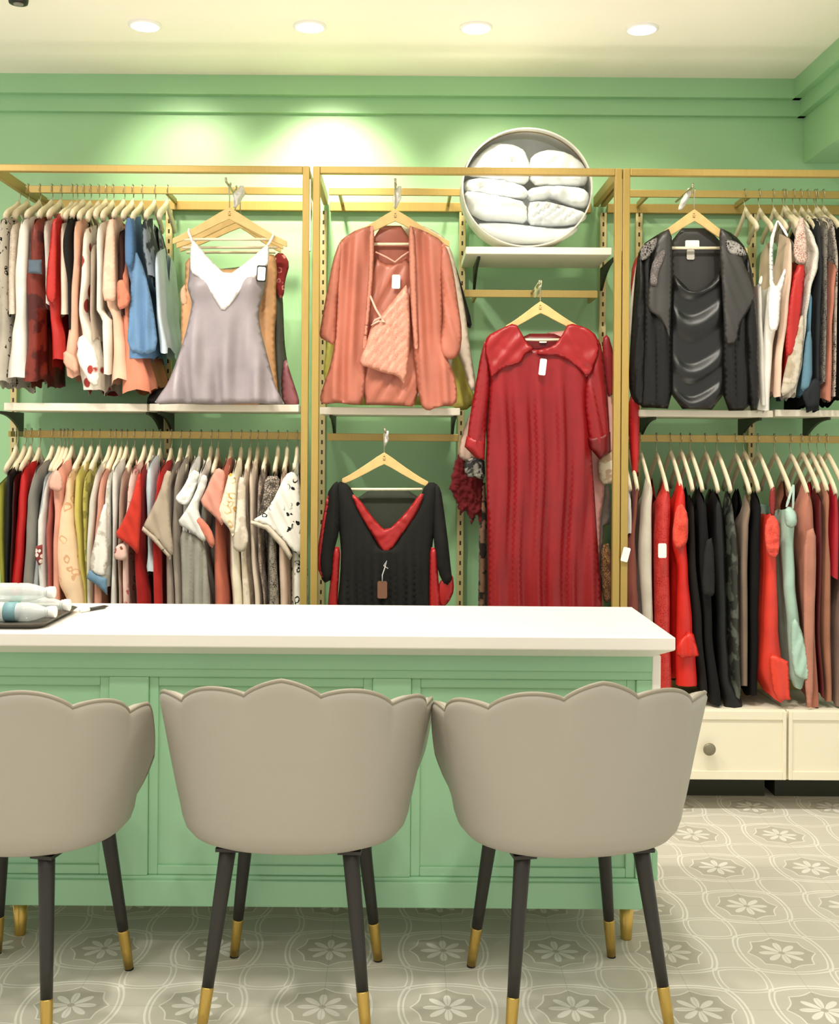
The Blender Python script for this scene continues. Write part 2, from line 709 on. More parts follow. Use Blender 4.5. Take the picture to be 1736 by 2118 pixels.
PX = {'a': (-15, 631), 'b': (652.5, 1276), 'c': (1292.5, 1925)}
frame_label = {'a': 'gold tube display frame holding the lilac camisole bay',
               'b': 'gold tube display frame holding the coral robe and red gown bay',
               'c': 'gold tube display frame holding the black robe bay'}
PW = 0.029
FR = {}
ST = {'a': [30, 349], 'b': [668, 955, 1246], 'c': [1320, 1555]}
for k, (pl, pr) in PX.items():
    xl, xr = at(pl, 800, Y_FRAME).x, at(pr, 800, Y_FRAME).x
    FR[k] = (xl, xr)
    t = thing('display_frame', frame_label[k], 'clothes rack', ((xl + xr) / 2, (Y_FRAME + 5.05) / 2, 0), 'gold display frames')
    for x in (xl, xr):
        obj('post', bar(MB(), (x, Y_FRAME, 0), (x, Y_FRAME, ZT + PW / 2), PW, PW), M_gold, t, bevel=0.003)
        obj('side_bar', bar(MB(), (x, Y_FRAME + PW / 2, ZT - 0.006), (x, 5.06, ZT - 0.006), PW * 0.8, 0.046), M_gold, t, bevel=0.003)
    obj('top_bar', bar(MB(), (xl + PW / 2, Y_FRAME, ZT), (xr - PW / 2, Y_FRAME, ZT), PW, PW), M_gold, t, bevel=0.003)
    zr = at(830, 428, 5.06).z
    obj('wall_bar', bar(MB(), (xl + 0.02, 5.07, zr), (xr - 0.02, 5.07, zr), 0.03, 0.042), M_gold, t, bevel=0.003)
    for px in ST[k]:
        x = at(px, 700, 5.07).x
        mb = MB().box((-0.015, -0.012, 0.0), (0.015, 0.012, zr - 0.02))
        o = obj('slotted_upright', mb, M_slot, t, loc=Vector((x, 5.07, 0.0)) - wloc(t), local=True, bevel=0.002)
    if k == 'c':
        obj('base_bar', bar(MB(), (xl + 0.05, 4.95, 0.445), (xr - 0.05, 4.95, 0.445), 0.025, 0.04), M_gold, t, bevel=0.003)
# pale strips painting the background glow in the gaps between posts
M_glow_gap = paint('pale_gap_glow', 'F4EFD8', 0.4)
for i, (px, who) in enumerate(((641.5, 'lilac camisole and the coral robe'), (1284.5, 'red gown and the black robe'))):
    x = at(px, 420, Y_FRAME).x
    o = obj('glow_gap_strip', MB().box((x - 0.004, Y_FRAME - 0.012, at(px, 520, Y_FRAME).z), (x + 0.004, Y_FRAME + 0.012, at(px, 372, Y_FRAME).z)), M_glow_gap, bevel=0.001)
    tag(o, 'strip of painted glow between the gold posts of the ' + who, 'clip', 'painted glow strips between the posts')

# rails ------------------------------------------------------------
M_rail = metal('gold_rail', 'B89E5A', 0.36, metallic=0.4)


def rail(x0, x1, z, label, arms, y=Y_RAIL):
    t = thing('hanging_rail', label, 'rail', ((x0 + x1) / 2, y, z), 'gold hanging rails')
    obj('bar', MB().box((x0, y - 0.006, z - 0.016), (x1, y + 0.006, z + 0.016)), M_rail, t, bevel=0.002)
    for x in arms:
        obj('bracket', MB().box((x - 0.006, y + 0.006, z - 0.012), (x + 0.006, 5.05, z + 0.012)), M_rail, t, bevel=0.002)
    return t


def X(px, Y=Y_RAIL):
    return at(px, 700, Y).x


m = 0.03
rail(FR['a'][0] + m, FR['a'][1] - m, ZR, 'upper gold rail with hooks of the patterned tops and blue dress', [X(60), X(340)])
Z_LOW = at(830, 903, Y_RAIL).z
rail(FR['a'][0] + m, FR['a'][1] - m, Z_LOW, 'gold rail crowded with hooks under the shelf of the lilac camisole', [X(20), X(336)])
xm = X(955)
rail(FR['b'][0] + m, xm - 0.01, ZR, 'gold rail behind the coral robe hanger', [X(700), X(930)])
rail(FR['b'][0] + m, xm - 0.01, Z_LOW - 0.004, 'gold rail behind the black and red nightgown hanger', [X(700), X(930)])
Z_MID = at(1100, 608, Y_RAIL).z
rail(xm + 0.01, FR['b'][1] - m, Z_MID, 'gold rail behind the long red gown hanger', [X(985), X(1235)])
rail(FR['c'][0] + m, FR['c'][1] - m, ZR, 'upper gold rail behind the black satin robe', [X(1340), X(1552)])
rail(FR['c'][0] + m, FR['c'][1] - m, Z_LOW, 'gold rail holding the long gowns under the black robe shelf', [X(1330), X(1556)])

# shelves ----------------------------------------------------------
M_shelf = paint('cream_shelf_board', 'F3EAD6', 0.45, 0.01, 0.02)
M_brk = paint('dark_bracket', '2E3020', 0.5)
Y_SH = 4.69


def shelf(px0, px1, py0, py1, label, brackets, y0=Y_SH):
    x0, x1 = at(px0, py0, y0).x, at(px1, py0, y0).x
    zt, zb = at((px0 + px1) / 2, py0, y0).z, at((px0 + px1) / 2, py1, y0).z
    t = thing('wall_shelf', label, 'shelf', ((x0 + x1) / 2, (y0 + 5.05) / 2, zb), 'cream display shelves')
    obj('board', MB().box((x0, y0, zb), (x1, 5.052, zt)), M_shelf, t, bevel=0.003)
    for px in brackets:
        x = X(px, 4.9)
        # a bracket cut as a curve: deep at the wall, thin at the front
        pts = [(x - 0.006, 5.05, zb)] + [(x - 0.006, 5.05 - 0.30 * k / 8, zb - 0.012 - 0.09 * (1 - k / 8) ** 2.2) for k in range(9)] + [(x - 0.006, 4.75, zb)]
        obj('bracket', MB().prism(pts, None, (0.012, 0, 0)), M_brk, t)
    return t, zt


_, ZS_A = shelf(8, 304, 834, 850, 'cream shelf under the edge-on tops beside the lilac camisole', [24, 322])
shelf(309, 618, 836, 851, 'cream shelf under the lilac camisole', [345])
_, ZS_B = shelf(662, 952, 843, 858, 'cream shelf under the coral robe', [690, 940])
_, ZS_C = shelf(964, 1266, 511, 526, 'white shelf carrying the round case of bedding', [985, 1256])
shelf(1306, 1600, 848, 862, 'cream shelf under the black satin robe', [1340, 1552])
shelf(1604, 1900, 848, 862, 'cream shelf under the white and red strappy gowns', [1690])

# ================================================================== COUNTER
M_top = paint('white_counter_top', 'FBF6EC', 0.3, 0.005, 0.0, 2.0, spec=0.5)
M_cgreen = paint('green_counter_paint', 'A3D3AB', 0.38, 0.02, 0.02, 3.0)
YC0 = 3.22
top_z = at(830, 1315, YC0).z
xr_top = at(1398, 1323, YC0).x
xl_top = -1.80
YC1 = 3.83
cnt = MB()
levels = [(top_z, 0.0), (top_z - 0.037, 0.0), (top_z - 0.066, 0.055)]
for z, i in levels:
    cnt.v += [Vector(q) for q in ((xl_top + i, YC0 + i, z), (xr_top - i, YC0 + i, z), (xr_top - i, YC1 - i, z), (xl_top + i, YC1 - i, z))]
cnt.face([0, 1, 2, 3])
for L in range(2):
    b = 4 * L
    for k in range(4):
        l = (k + 1) % 4
        cnt.face([b + k, b + 4 + k, b + 4 + l, b + l])
cnt.face([11, 10, 9, 8])
o = obj('counter_top', cnt, M_top, bevel=0.003)
tag(o, 'long white worktop with chamfered edge on the green counter', 'countertop')

YB0, YB1 = 3.30, 3.75
xr_b = at(1351, 1500, YB0).x
xl_b = -1.72
z0 = at(830, 1876, YB0).z
z1 = top_z - 0.066
c = thing('sales_counter', 'green panelled sales counter on short gold feet behind the chairs', 'counter', ((xl_b + xr_b) / 2, (YB0 + YB1) / 2, 0))
obj('carcass', MB().box((xl_b, YB0 + 0.018, z0), (xr_b, YB1, z1)), M_cgreen, c, bevel=0.003)


def pxx(px):
    return at(px, 1600, YB0).x


def pz(py):
    return at(830, py, YB0).z


# front frame: rails and stiles proud of the sunk panels
fr = MB()
zb_rail, zt_rail = pz(1815), pz(1404)
stiles = [(xl_b, pxx(-420)), (pxx(-340), pxx(-300)), (pxx(224), pxx(306)), (pxx(770), pxx(850)), (pxx(1316), xr_b)]
fr.box((xl_b, YB0, zt_rail), (xr_b, YB0 + 0.019, z1 - 0.0005))
fr.box((xl_b, YB0, z0), (xr_b, YB0 + 0.019, zb_rail))
for a, b in stiles:
    fr.box((a, YB0, zb_rail), (b, YB0 + 0.019, zt_rail))
obj('front_frame', fr, M_cgreen, c, bevel=0.004)
for (a, b) in zip(stiles[:-1], stiles[1:]):
    x0, x1 = a[1], b[0]
    if x1 - x0 < 0.1:
        continue
    pm = MB()
    e = 0.028
    # a stepped moulding around a flat field
    for lo, hi in (((x0, zb_rail), (x0 + e, zt_rail)), ((x1 - e, zb_rail), (x1, zt_rail)), ((x0 + e, zb_rail), (x1 - e, zb_rail + e)), ((x0 + e, zt_rail - e), (x1 - e, zt_rail))):
        pm.box((lo[0], YB0 + 0.009, lo[1]), (hi[0], YB0 + 0.019, hi[1]))
    obj('panel_moulding', pm, M_cgreen, c, bevel=0.003)
obj('plinth_band', MB().box((xl_b - 0.0, YB0 - 0.010, z0), (xr_b - 0.03, YB0 + 0.002, pz(1822))), M_cgreen, c, bevel=0.004)
obj('top_band', MB().box((xl_b, YB0 - 0.006, pz(1386)), (xr_b - 0.004, YB0 + 0.002, z1)), M_cgreen, c, bevel=0.003)
wt = obj('corner_trim', MB().box((xr_b - 0.004, YB0 - 0.004, 0.68), (xr_b + 0.022, YB0 + 0.05, z1)), M_top, c, bevel=0.004)
wt['label'] = 'white corner trim'
obj('side_moulding', MB().box((xr_b, YB0 + 0.01, pz(1815) - 0.01), (xr_b + 0.02, YB0 + 0.2, pz(1760))), M_cgreen, c, bevel=0.004)
M_foot = metal('polished_gold', 'D2B15C', 0.25, metallic=0.8)
for fx, fy in ((42, 3.39), (1296, 3.39), (1230, 3.68), (90, 3.68)):
    x = at(fx, 1900, fy).x
    ft = obj('foot', MB().lathe([(0.016, 0.0), (0.017, 0.006), (0.024, z0)], 20, (x, fy, 0)), M_foot, c, smooth=True)
    ft['label'] = 'gold foot'

# ================================================================== WHITE DRAWER CABINETS
M_cab = paint('cream_cabinet_paint', 'F3EAD2', 0.42, 0.01, 0.01)
M_knob = metal('bronze_knob', '8F8872', 0.4, metallic=0.5)
YK = 4.565
zc0, zc1 = at(1530, 1615, YK).z, at(1530, 1470, YK).z
for a, b, lab in ((1308, 1629, 'cream drawer unit below the red and black gowns, end hidden by a chair'),
                  (1631, 1907, 'cream drawer unit below the mint and pink gowns, cut by the photo edge')):
    x0, x1 = at(a, 1540, YK).x, at(b, 1540, YK).x
    t = thing('drawer_cabinet', lab, 'cabinet', ((x0 + x1) / 2, 4.8, 0), 'cream drawer units')
    obj('carcass', MB().box((x0, YK + 0.02, zc0), (x1, 5.04, zc1)), M_cab, t, bevel=0.003)
    obj('plinth', MB().box((x0 + 0.02, YK + 0.22, 0.0), (x1 - 0.02, 5.02, zc0)), M_brk, t)  # set back, its dark colour stands in for shade under the unit
    zf0, zf1 = zc0 + 0.004, zc1 - 0.002
    d = MB()
    e = 0.036
    d.box((x0 + 0.003, YK + 0.006, zf0), (x1 - 0.003, YK + 0.019, zf1))
    for lo, hi in (((x0 + 0.003, zf0), (x0 + 0.018, zf1)), ((x1 - 0.018, zf0), (x1 - 0.003, zf1)), ((x0 + 0.018, zf0), (x1 - 0.018, zf0 + e)), ((x0 + 0.018, zf1 - e), (x1 - 0.018, zf1))):
        d.box((lo[0], YK, lo[1]), (hi[0], YK + 0.006, hi[1]))
    dr = obj('drawer', d, M_cab, t, bevel=0.002)
    kz = at(1465, 1547, YK).z
    xc = at(1465, 1547, YK).x if a < 1400 else (x0 + x1) / 2
    kb = MB()
    n = 28
    prof = [(0.010, 0.006), (0.010, -0.012), (0.024, -0.016), (0.026, -0.022), (0.022, -0.027), (0.008, -0.029)]
    for r, y in prof:
        for q in range(n):
            an = 2 * PI * q / n
            kb.v.append(Vector((xc + r * math.cos(an), YK + y, kz + r * math.sin(an))))
    for j in range(len(prof) - 1):
        for q in range(n):
            l = (q + 1) % n
            kb.face([j * n + q, j * n + l, (j + 1) * n + l, (j + 1) * n + q])
    kb.face([(len(prof) - 1) * n + q for q in range(n)])
    kk = obj('knob', kb, M_knob, dr, smooth=True)
    kk['label'] = 'round bronze knob'

# ================================================================== CHAIRS
M_chair = fabric('A8A296', 'leather')
M_pipe = fabric('948C7C', 'leather')  # chair leather darkened to paint the shade line along the piping
M_leg = paint('black_leg_paint', '2B2925', 0.42, 0.03, 0.02)
M_tip = metal('gold_leg_tip', 'C9A95A', 0.22, metallic=0.85)
M_cap = paint('black_foot_cap', '141312', 0.5)


def chair(loc, rz, label):
    t = thing('scalloped_chair', label, 'chair', loc, 'scalloped chairs at the counter', rz)
    RX, RY = 0.316, 0.252
    PW_ = 31.0
    n = 140
    A = 108.0
    low = [(0.0, 0.458), (0.35, 0.456), (0.65, 0.455), (0.80, 0.458), (0.88, 0.468), (0.935, 0.488), (0.965, 0.515), (0.985, 0.55)]
    nt = 22
    mb = MB()
    rows = None
    top_line = []
    for i in range(n + 1):
        ph = -A + 2 * A * i / n
        a = math.radians(ph)
        s = abs(math.cos(PI * ph / PW_)) ** 0.75
        H = 0.918 - 0.00085 * abs(ph) - 0.0000032 * ph * ph - 0.028 * (1 - s)
        endf = max(0.0, (abs(ph) - 92) / 16.0)
        H -= 0.10 * endf ** 1.5
        ring = []

        def pt(r, z):
            # squarer plan than an ellipse
            ca, sa = math.cos(a), math.sin(a)
            k = (abs(ca) ** 2.3 + abs(sa) ** 2.3) ** (-1 / 2.3)
            return Vector((RX * r * k * sa, -RY * r * k * ca + 0.0, z))
        for r, z in low:
            ring.append(pt(r, z))
        for j in range(1, nt + 1):
            q = j / nt
            z = 0.55 + (H - 0.012 - 0.55) * q
            r = 0.985 + 0.165 * q ** 0.9 + 0.05 * (s - 0.5) * max(0, q - 0.35) ** 1.5 * 1.6
            ring.append(pt(r, z))
        rt = 1.15 + 0.05 * (s - 0.5) * 0.65 ** 1.5 * 1.6
        ring.append(pt(rt - 0.012, H - 0.003))
        top_line.append(pt(rt - 0.022, H + 0.001))
        ring.append(pt(rt - 0.05, H + 0.004))
        ring.append(pt(rt - 0.10, H))
        ring.append(pt(rt - 0.14, H - 0.015))
        for j in range(1, 9):
            q = 1 - j / 8
            z = 0.50 + (H - 0.03 - 0.50) * q
            r = 0.80 + (rt - 0.15 - 0.80) * q ** 0.8 + 0.03 * (s - 0.5) * q
            ring.append(pt(r, z))
        ring.append(pt(0.4, 0.495))
        ring.append(pt(0.0, 0.495))
        rows = len(ring)
        mb.v += ring
    for i in range(n):
        for j in range(rows - 1):
            mb.face([i * rows + j, (i + 1) * rows + j, (i + 1) * rows + j + 1, i * rows + j + 1])
    mb.face([j for j in range(rows)])
    mb.face([n * rows + j for j in range(rows)][::-1])
    bk = obj('backrest', mb, M_chair, t, smooth=True, local=True)
    pp = obj('piping', MB().tube(top_line, 0.0055, 8), M_pipe, bk, smooth=True, local=True)
    # seat cushion
    sb = MB()
    prof = [(0.70, 0.462), (0.90, 0.47), (0.955, 0.497), (0.95, 0.53), (0.88, 0.55), (0.6, 0.56), (0.0001, 0.562)]
    m2 = 64
    for r, z in prof:
        for k in range(m2):
            an = 2 * PI * k / m2
            ca, sa = math.cos(an), math.sin(an)
            kk = (abs(ca) ** 2.6 + abs(sa) ** 2.6) ** (-1 / 2.6)
            sb.v.append(Vector((0.268 * r * kk * ca, 0.245 * r * kk * sa + 0.035, z)))
    for j in range(len(prof) - 1):
        for k in range(m2):
            l = (k + 1) % m2
            sb.face([j * m2 + k, j * m2 + l, (j + 1) * m2 + l, (j + 1) * m2 + k])
    sb.face([k for k in range(m2)][::-1])
    obj('seat', sb, M_chair, t, smooth=True, local=True)
    for sx, ty, by in ((-1, -0.135, -0.218), (1, -0.135, -0.218), (-1, 0.17, 0.222), (1, 0.17, 0.222)):
        T = Vector((sx * 0.158, ty, 0.462))
        B = Vector((sx * 0.211, by, 0.0))

        def P(z):
            return B + (T - B) * (z / 0.462)

        def R(z):
            return 0.0125 + 0.0095 * (z / 0.462) ** 0.9
        zz = [0.115, 0.2, 0.3, 0.4, 0.462]
        lg = obj('leg', MB().tube([P(z) for z in zz], [R(z) for z in zz], 18), M_leg, t, smooth=True, local=True)
        gt = obj('gold_tip', MB().tube([P(z) for z in (0.006, 0.06, 0.114, 0.117)], [R(0.0) + 0.0006, R(0.06) + 0.0008, R(0.114) + 0.001, R(0.117) + 0.0004], 18), M_tip, lg, smooth=True, local=True)
        obj('foot_cap', MB().tube([P(0.0), P(0.0075)], [0.0128, 0.0128], 14), M_cap, lg, smooth=True, local=True)
        pl = MB().box((T.x - 0.03, T.y - 0.028, 0.447), (T.x + 0.03, T.y + 0.028, 0.456))
        obj('mounting_plate', pl, M_leg, t, local=True)
    return t


ch = chair((-0.277, 3.02, 0), math.radians(-2.5), 'pale scalloped chair standing in the middle of the three')
dup(ch, Vector((0.455, 3.015, 0)), math.radians(9), 'pale scalloped chair beside the open patterned floor and counter corner')
dup(ch, Vector((-1.02, 3.0, 0)), math.radians(-13), 'pale scalloped chair in front of the tray, cut off by the photo edge')

# ================================================================== TRAY, BOTTLES, PEN
tx = at(168, 1268, 3.66).x
M_tray = paint('dark_tray', '4A453C', 0.35)
tr = MB()
zt = top_z
x0, x1, y0, y1 = -1.62, tx, 3.275, 3.66


def rr(x0, x1, y0, y1, r, z, n=6):
    out = []
    for cx, cy, a0 in ((x1 - r, y0 + r, -90), (x1 - r, y1 - r, 0), (x0 + r, y1 - r, 90), (x0 + r, y0 + r, 180)):
        for k in range(n + 1):
            a = math.radians(a0 + 90 * k / n)
            out.append(Vector((cx + r * math.cos(a), cy + r * math.sin(a), z)))
    return out


loops = [rr(x0 + .02, x1 - .02, y0 + .02, y1 - .02, .03, zt + 0.0005), rr(x0, x1, y0, y1, .05, zt + 0.016), rr(x0 + .004, x1 - .004, y0 + .004, y1 - .004, .047, zt + 0.018),
         rr(x0 + .024, x1 - .024, y0 + .024, y1 - .024, .03, zt + 0.005)]
L = len(loops[0])
for lp in loops:
    tr.v += lp
tr.face(list(range(L))[::-1])
for j in range(3):
    for k in range(L):
        l = (k + 1) % L
        tr.face([j * L + k, j * L + l, (j + 1) * L + l, (j + 1) * L + k])
tr.face([3 * L + k for k in range(L)])
o = obj('serving_tray', tr, M_tray)
tag(o, 'dark shallow tray under the water bottles on the white counter', 'tray')


def clear_mat():
    t = NT('clear_bottle_plastic')
    g = t.n('ShaderNodeBsdfPrincipled')
    g.inputs['Base Color'].default_value = lin('F7FAF8')
    g.inputs['Roughness'].default_value = 0.12
    tr_ = t.n('ShaderNodeBsdfTransparent')
    tr_.inputs[0].default_value = lin('FAFCFB')
    mx = t.n('ShaderNodeMixShader')
    mx.inputs[0].default_value = 0.5
    t.t.links.new(tr_.outputs[0], mx.inputs[1])
    t.t.links.new(g.outputs[0], mx.inputs[2])
    t.t.links.new(mx.outputs[0], t.out.inputs[0])
    return t.m


M_clear = clear_mat()
M_teal = paint('teal_label', '6FB3A2', 0.5)
M_blue = paint('blue_label', '7FA9B0', 0.5)


def bottle(xend, y, z, label, band, bm):
    """a water bottle lying along X, its cap towards +X"""
    t = thing('water_bottle', label, 'bottle', (xend - 0.15, y, z - 0.029), 'water bottles on the tray')

    def lx(prof, n=28):
        mb = MB()
        for x, r in prof:
            for k in range(n):
                a = 2 * PI * k / n
                mb.v.append(Vector((xend + x, y + r * math.cos(a), z + r * math.sin(a))))
        for j in range(len(prof) - 1):
            for k in range(n):
                l = (k + 1) % n
                mb.face([j * n + k, j * n + l, (j + 1) * n + l, (j + 1) * n + k])
        mb.face([k for k in range(n)][::-1])
        mb.face([(len(prof) - 1) * n + k for k in range(n)])
        return mb
    R = 0.029
    obj('body', lx([(-0.30, 0.02), (-0.297, R), (-0.26, R), (-0.255, R * .95), (-0.25, R), (-0.2, R), (-0.195, R * .95), (-0.19, R), (-0.12, R), (-0.115, R * .94), (-0.11, R), (-0.085, R), (-0.06, 0.024), (-0.035, 0.0155), (-0.028, 0.014)]), M_clear, t, smooth=True)
    obj('neck', lx([(-0.030, 0.0145), (-0.026, 0.0175), (-0.023, 0.0175), (-0.022, 0.0145), (-0.019, 0.0145)]), M_clear, t, smooth=True)
    obj('cap', lx([(-0.020, 0.0178), (-0.018, 0.0188), (-0.002, 0.0188), (0.0, 0.0165)]), M_white, t, smooth=True)
    bl = obj('paper_band', lx([(-0.30 + band, R * 1.012), (-0.30 + band + 0.037, R * 1.012)]), bm, t, smooth=True)
    bl['label'] = 'printed coloured label band'
    return t


xb = at(146, 1262, 3.5).x
bottle(at(148, 1255, 3.55).x, 3.535, zt + 0.036, 'clear water bottle with a teal band lying at the back of the tray', 0.115, M_teal)
bottle(at(120, 1285, 3.42).x, 3.40, zt + 0.0345, 'clear water bottle with a blue band lying at the front of the tray', 0.145, M_blue)
bottle(at(112, 1225, 3.46).x, 3.468, zt + 0.085, 'clear water bottle lying on top of the two others', 0.03, M_white)
# pen
pa, pb = at(166, 1279, 3.61), at(224, 1266, 3.72)
pa.z = pb.z = zt + 0.0065
d = (pb - pa)
t = thing('pen', 'slim dark pen with a pale grip lying beside the tray', 'pen', (pa + pb) / 2 - Vector((0, 0, 0.006)))
obj('barrel', MB().tube([pa + d * 0.3, pa + d * 0.85, pa + d], [0.006, 0.006, 0.001], 12), paint('pen_dark', '3A3833', 0.35), t, smooth=True)
g = obj('grip', MB().tube([pa, pa + d * 0.3], [0.0062, 0.0062], 12), M_white, t, smooth=True)
g['label'] = 'pale grip'
# ================================================================== CLOTHES SEEN EDGE-ON ON THE RAILS
M_wood = paint('pale_hanger_wood', 'F0E2C2', 0.4, 0.05, 0.03, 20)
M_woodd = paint('dark_hanger_wood', '4A3A2C', 0.45, 0.05, 0.03, 20)
M_hook = metal('hanger_hook', 'C9C3A8', 0.25)
ZONES = {
    # rail height, hanger top, hanger tip, words for the rail, group words
    'UL': (ZR, 2.535, 2.455, 'rail beside the lilac camisole', 'clothes on the upper rail beside the lilac camisole'),
    'LL': (Z_LOW, 1.470, 1.385, 'rail under the camisole shelf', 'clothes on the rail under the camisole shelf'),
    'LR': (Z_LOW, 1.468, 1.325, 'gown rail under the black robe', 'gowns on the rail under the black robe'),
    'UR': (ZR, 2.53, 2.43, 'rail beside the black robe', 'clothes on the upper rail beside the black robe'),
}


def hanger(x, zone, label, wood, jit=0.0):
    zr, zc, zt, _, _ = ZONES[zone]
    zc += jit
    zt += jit
    t = thing('clothes_hanger', label, 'hanger', (x, Y_RAIL, zt), 'hangers on the ' + ZONES[zone][3])
    y0, y1 = (Y_NEAR + (0.09 if zone == 'LL' else 0.05), Y_FAR - (0.09 if zone == 'LL' else 0.05)) if zone != 'LR' else (Y_NEAR + 0.02, Y_FAR - 0.02)
    pts = []
    for k in range(17):
        s = k / 16
        q = abs(2 * s - 1)
        z = zc - (zc - zt) * (q ** EXPO[zone]) - 0.012 * max(0, q - 0.85) / 0.15
        pts.append((x, y0 + (y1 - y0) * s, z))
    obj('arms', MB().tube(pts, [(0.0085 if zone in ('UL', 'LL') else 0.0068) + 0.0012 * abs(k - 8) / 8 for k in range(17)], 8, flat=2.1), wood, t, smooth=True)
    r = 0.0022
    hk = [(x, Y_RAIL, zc + 0.008), (x, Y_RAIL, zr - 0.05), (x, Y_RAIL + 0.014, zr - 0.026), (x, Y_RAIL + 0.016, zr + 0.012), (x, Y_RAIL + 0.008, zr + 0.0235),
          (x, Y_RAIL - 0.006, zr + 0.0235), (x, Y_RAIL - 0.014, zr + 0.012), (x, Y_RAIL - 0.014, zr - 0.012)]
    obj('hook', MB().tube(hk, r, 6), M_hook, t, smooth=True)
    return t


def interp(rows, y):
    if y <= rows[0][0]:
        return rows[0][1], rows[0][2]
    for a, b in zip(rows[:-1], rows[1:]):
        if y <= b[0]:
            k = (y - a[0]) / (b[0] - a[0])
            k = k * k * (3 - 2 * k)
            return a[1] + (b[1] - a[1]) * k, a[2] + (b[2] - a[2]) * k
    return rows[-1][1], rows[-1][2]


SHZ = {'UL': 0.36, 'LL': 0.36, 'LR': 0.22, 'UR': 0.32}


def hung_mesh(rows, style, dy=0.0, seed=0, zn='LL'):
    """a garment on a hanger that runs into the depth of the rack: two sheets of cloth joined along the near and far edges,
    closed over the shoulders, open at the neck and hem"""
    rg = random.Random(seed)
    yn, yf = Y_NEAR + dy + rg.uniform(-0.01, 0.01), Y_FAR - rg.uniform(0.0, 0.04)
    yt, yb = rows[0][0], rows[-1][0]
    nS, nV = 26, max(14, int((yb - yt) / 11))
    ph1, ph2 = rg.uniform(0, 6), rg.uniform(0, 6)
    k1 = rg.uniform(2.2, 3.6)
    mb = MB()

    def drop(s):
        q = min(s, 1 - s)
        if style == 'strap':
            return 4.0 * abs(math.sin(q * 12)) + (18 * max(0, (q - 0.2) / 0.3) if q > 0.2 else 0)
        if q < 0.06:
            return 14 * (1 - q / 0.06) ** 2
        if q < SHZ[zn]:
            return -20 * (q - 0.06) / (SHZ[zn] - 0.06)
        return -20 + 70 * min(1, (q - SHZ[zn]) / 0.12) ** 0.7
    idx = {}
    for side in (-1, 1):
        for j in range(nV + 1):
            v = j / nV
            for i in range(nS + 1):
                s = i / nS
                q = min(s, 1 - s)
                if side == 1 and (i == 0 or i == nS):
                    idx[(side, j, i)] = idx[(-1, j, i)]
                    continue
                top = yt + drop(s)
                bot = yb - (62 * s if zn == 'LR' else 0) + 7 * math.sin(s * 9 + ph1) + 4 * math.sin(s * 23 + ph2)
                y = top + (bot - top) * v
                xl, xr = interp(rows, y)
                c = at((xl + xr) / 2, y, Y_NEAR)
                w = (xr - xl) / 2 * Y_NEAR / F * 0.9
                e = min(1.0, q / 0.10)
                th = w * math.sqrt(max(0.0, 1 - (1 - e) ** 2))
                if style != 'strap' and q < 0.27:
                    th *= min(1.0, 0.30 + v * (yb - yt) / 26.0)
                wave = math.sin(k1 * 2 * PI * s + ph1 + 1.2 * math.sin(v * 3 + ph2)) * min(0.35 * w, 0.006) * min(1, v * 4)
                wave2 = math.sin(9.0 * s * 2 * PI * 0.5 + ph2 + side) * 0.10 * th
                idx[(side, j, i)] = len(mb.v)
                mb.v.append(Vector((c.x + side * th + wave + side * wave2, yn + (yf - yn) * s, c.z)))
        for j in range(nV):
            for i in range(nS):
                a, b, c_, d = idx[(side, j, i)], idx[(side, j, i + 1)], idx[(side, j + 1, i + 1)], idx[(side, j + 1, i)]
                f = [a, b, c_, d] if side == 1 else [a, d, c_, b]
                f2 = []
                for q_ in f:
                    if q_ not in f2:
                        f2.append(q_)
                if len(f2) > 2:
                    mb.face(f2[::-1])
    return mb


# every row: short label, object name, category, (colour, kind, pattern, second colour, pattern scale), rows of (y, left, right), style, extras
# extras: ('sleeve'|'hem_band'|..., outline or box, material tuple or None, depth, fold)
def S(c, k='cotton', p=None, c2=None, s=1.0):
    return (c, k, p, c2, s)


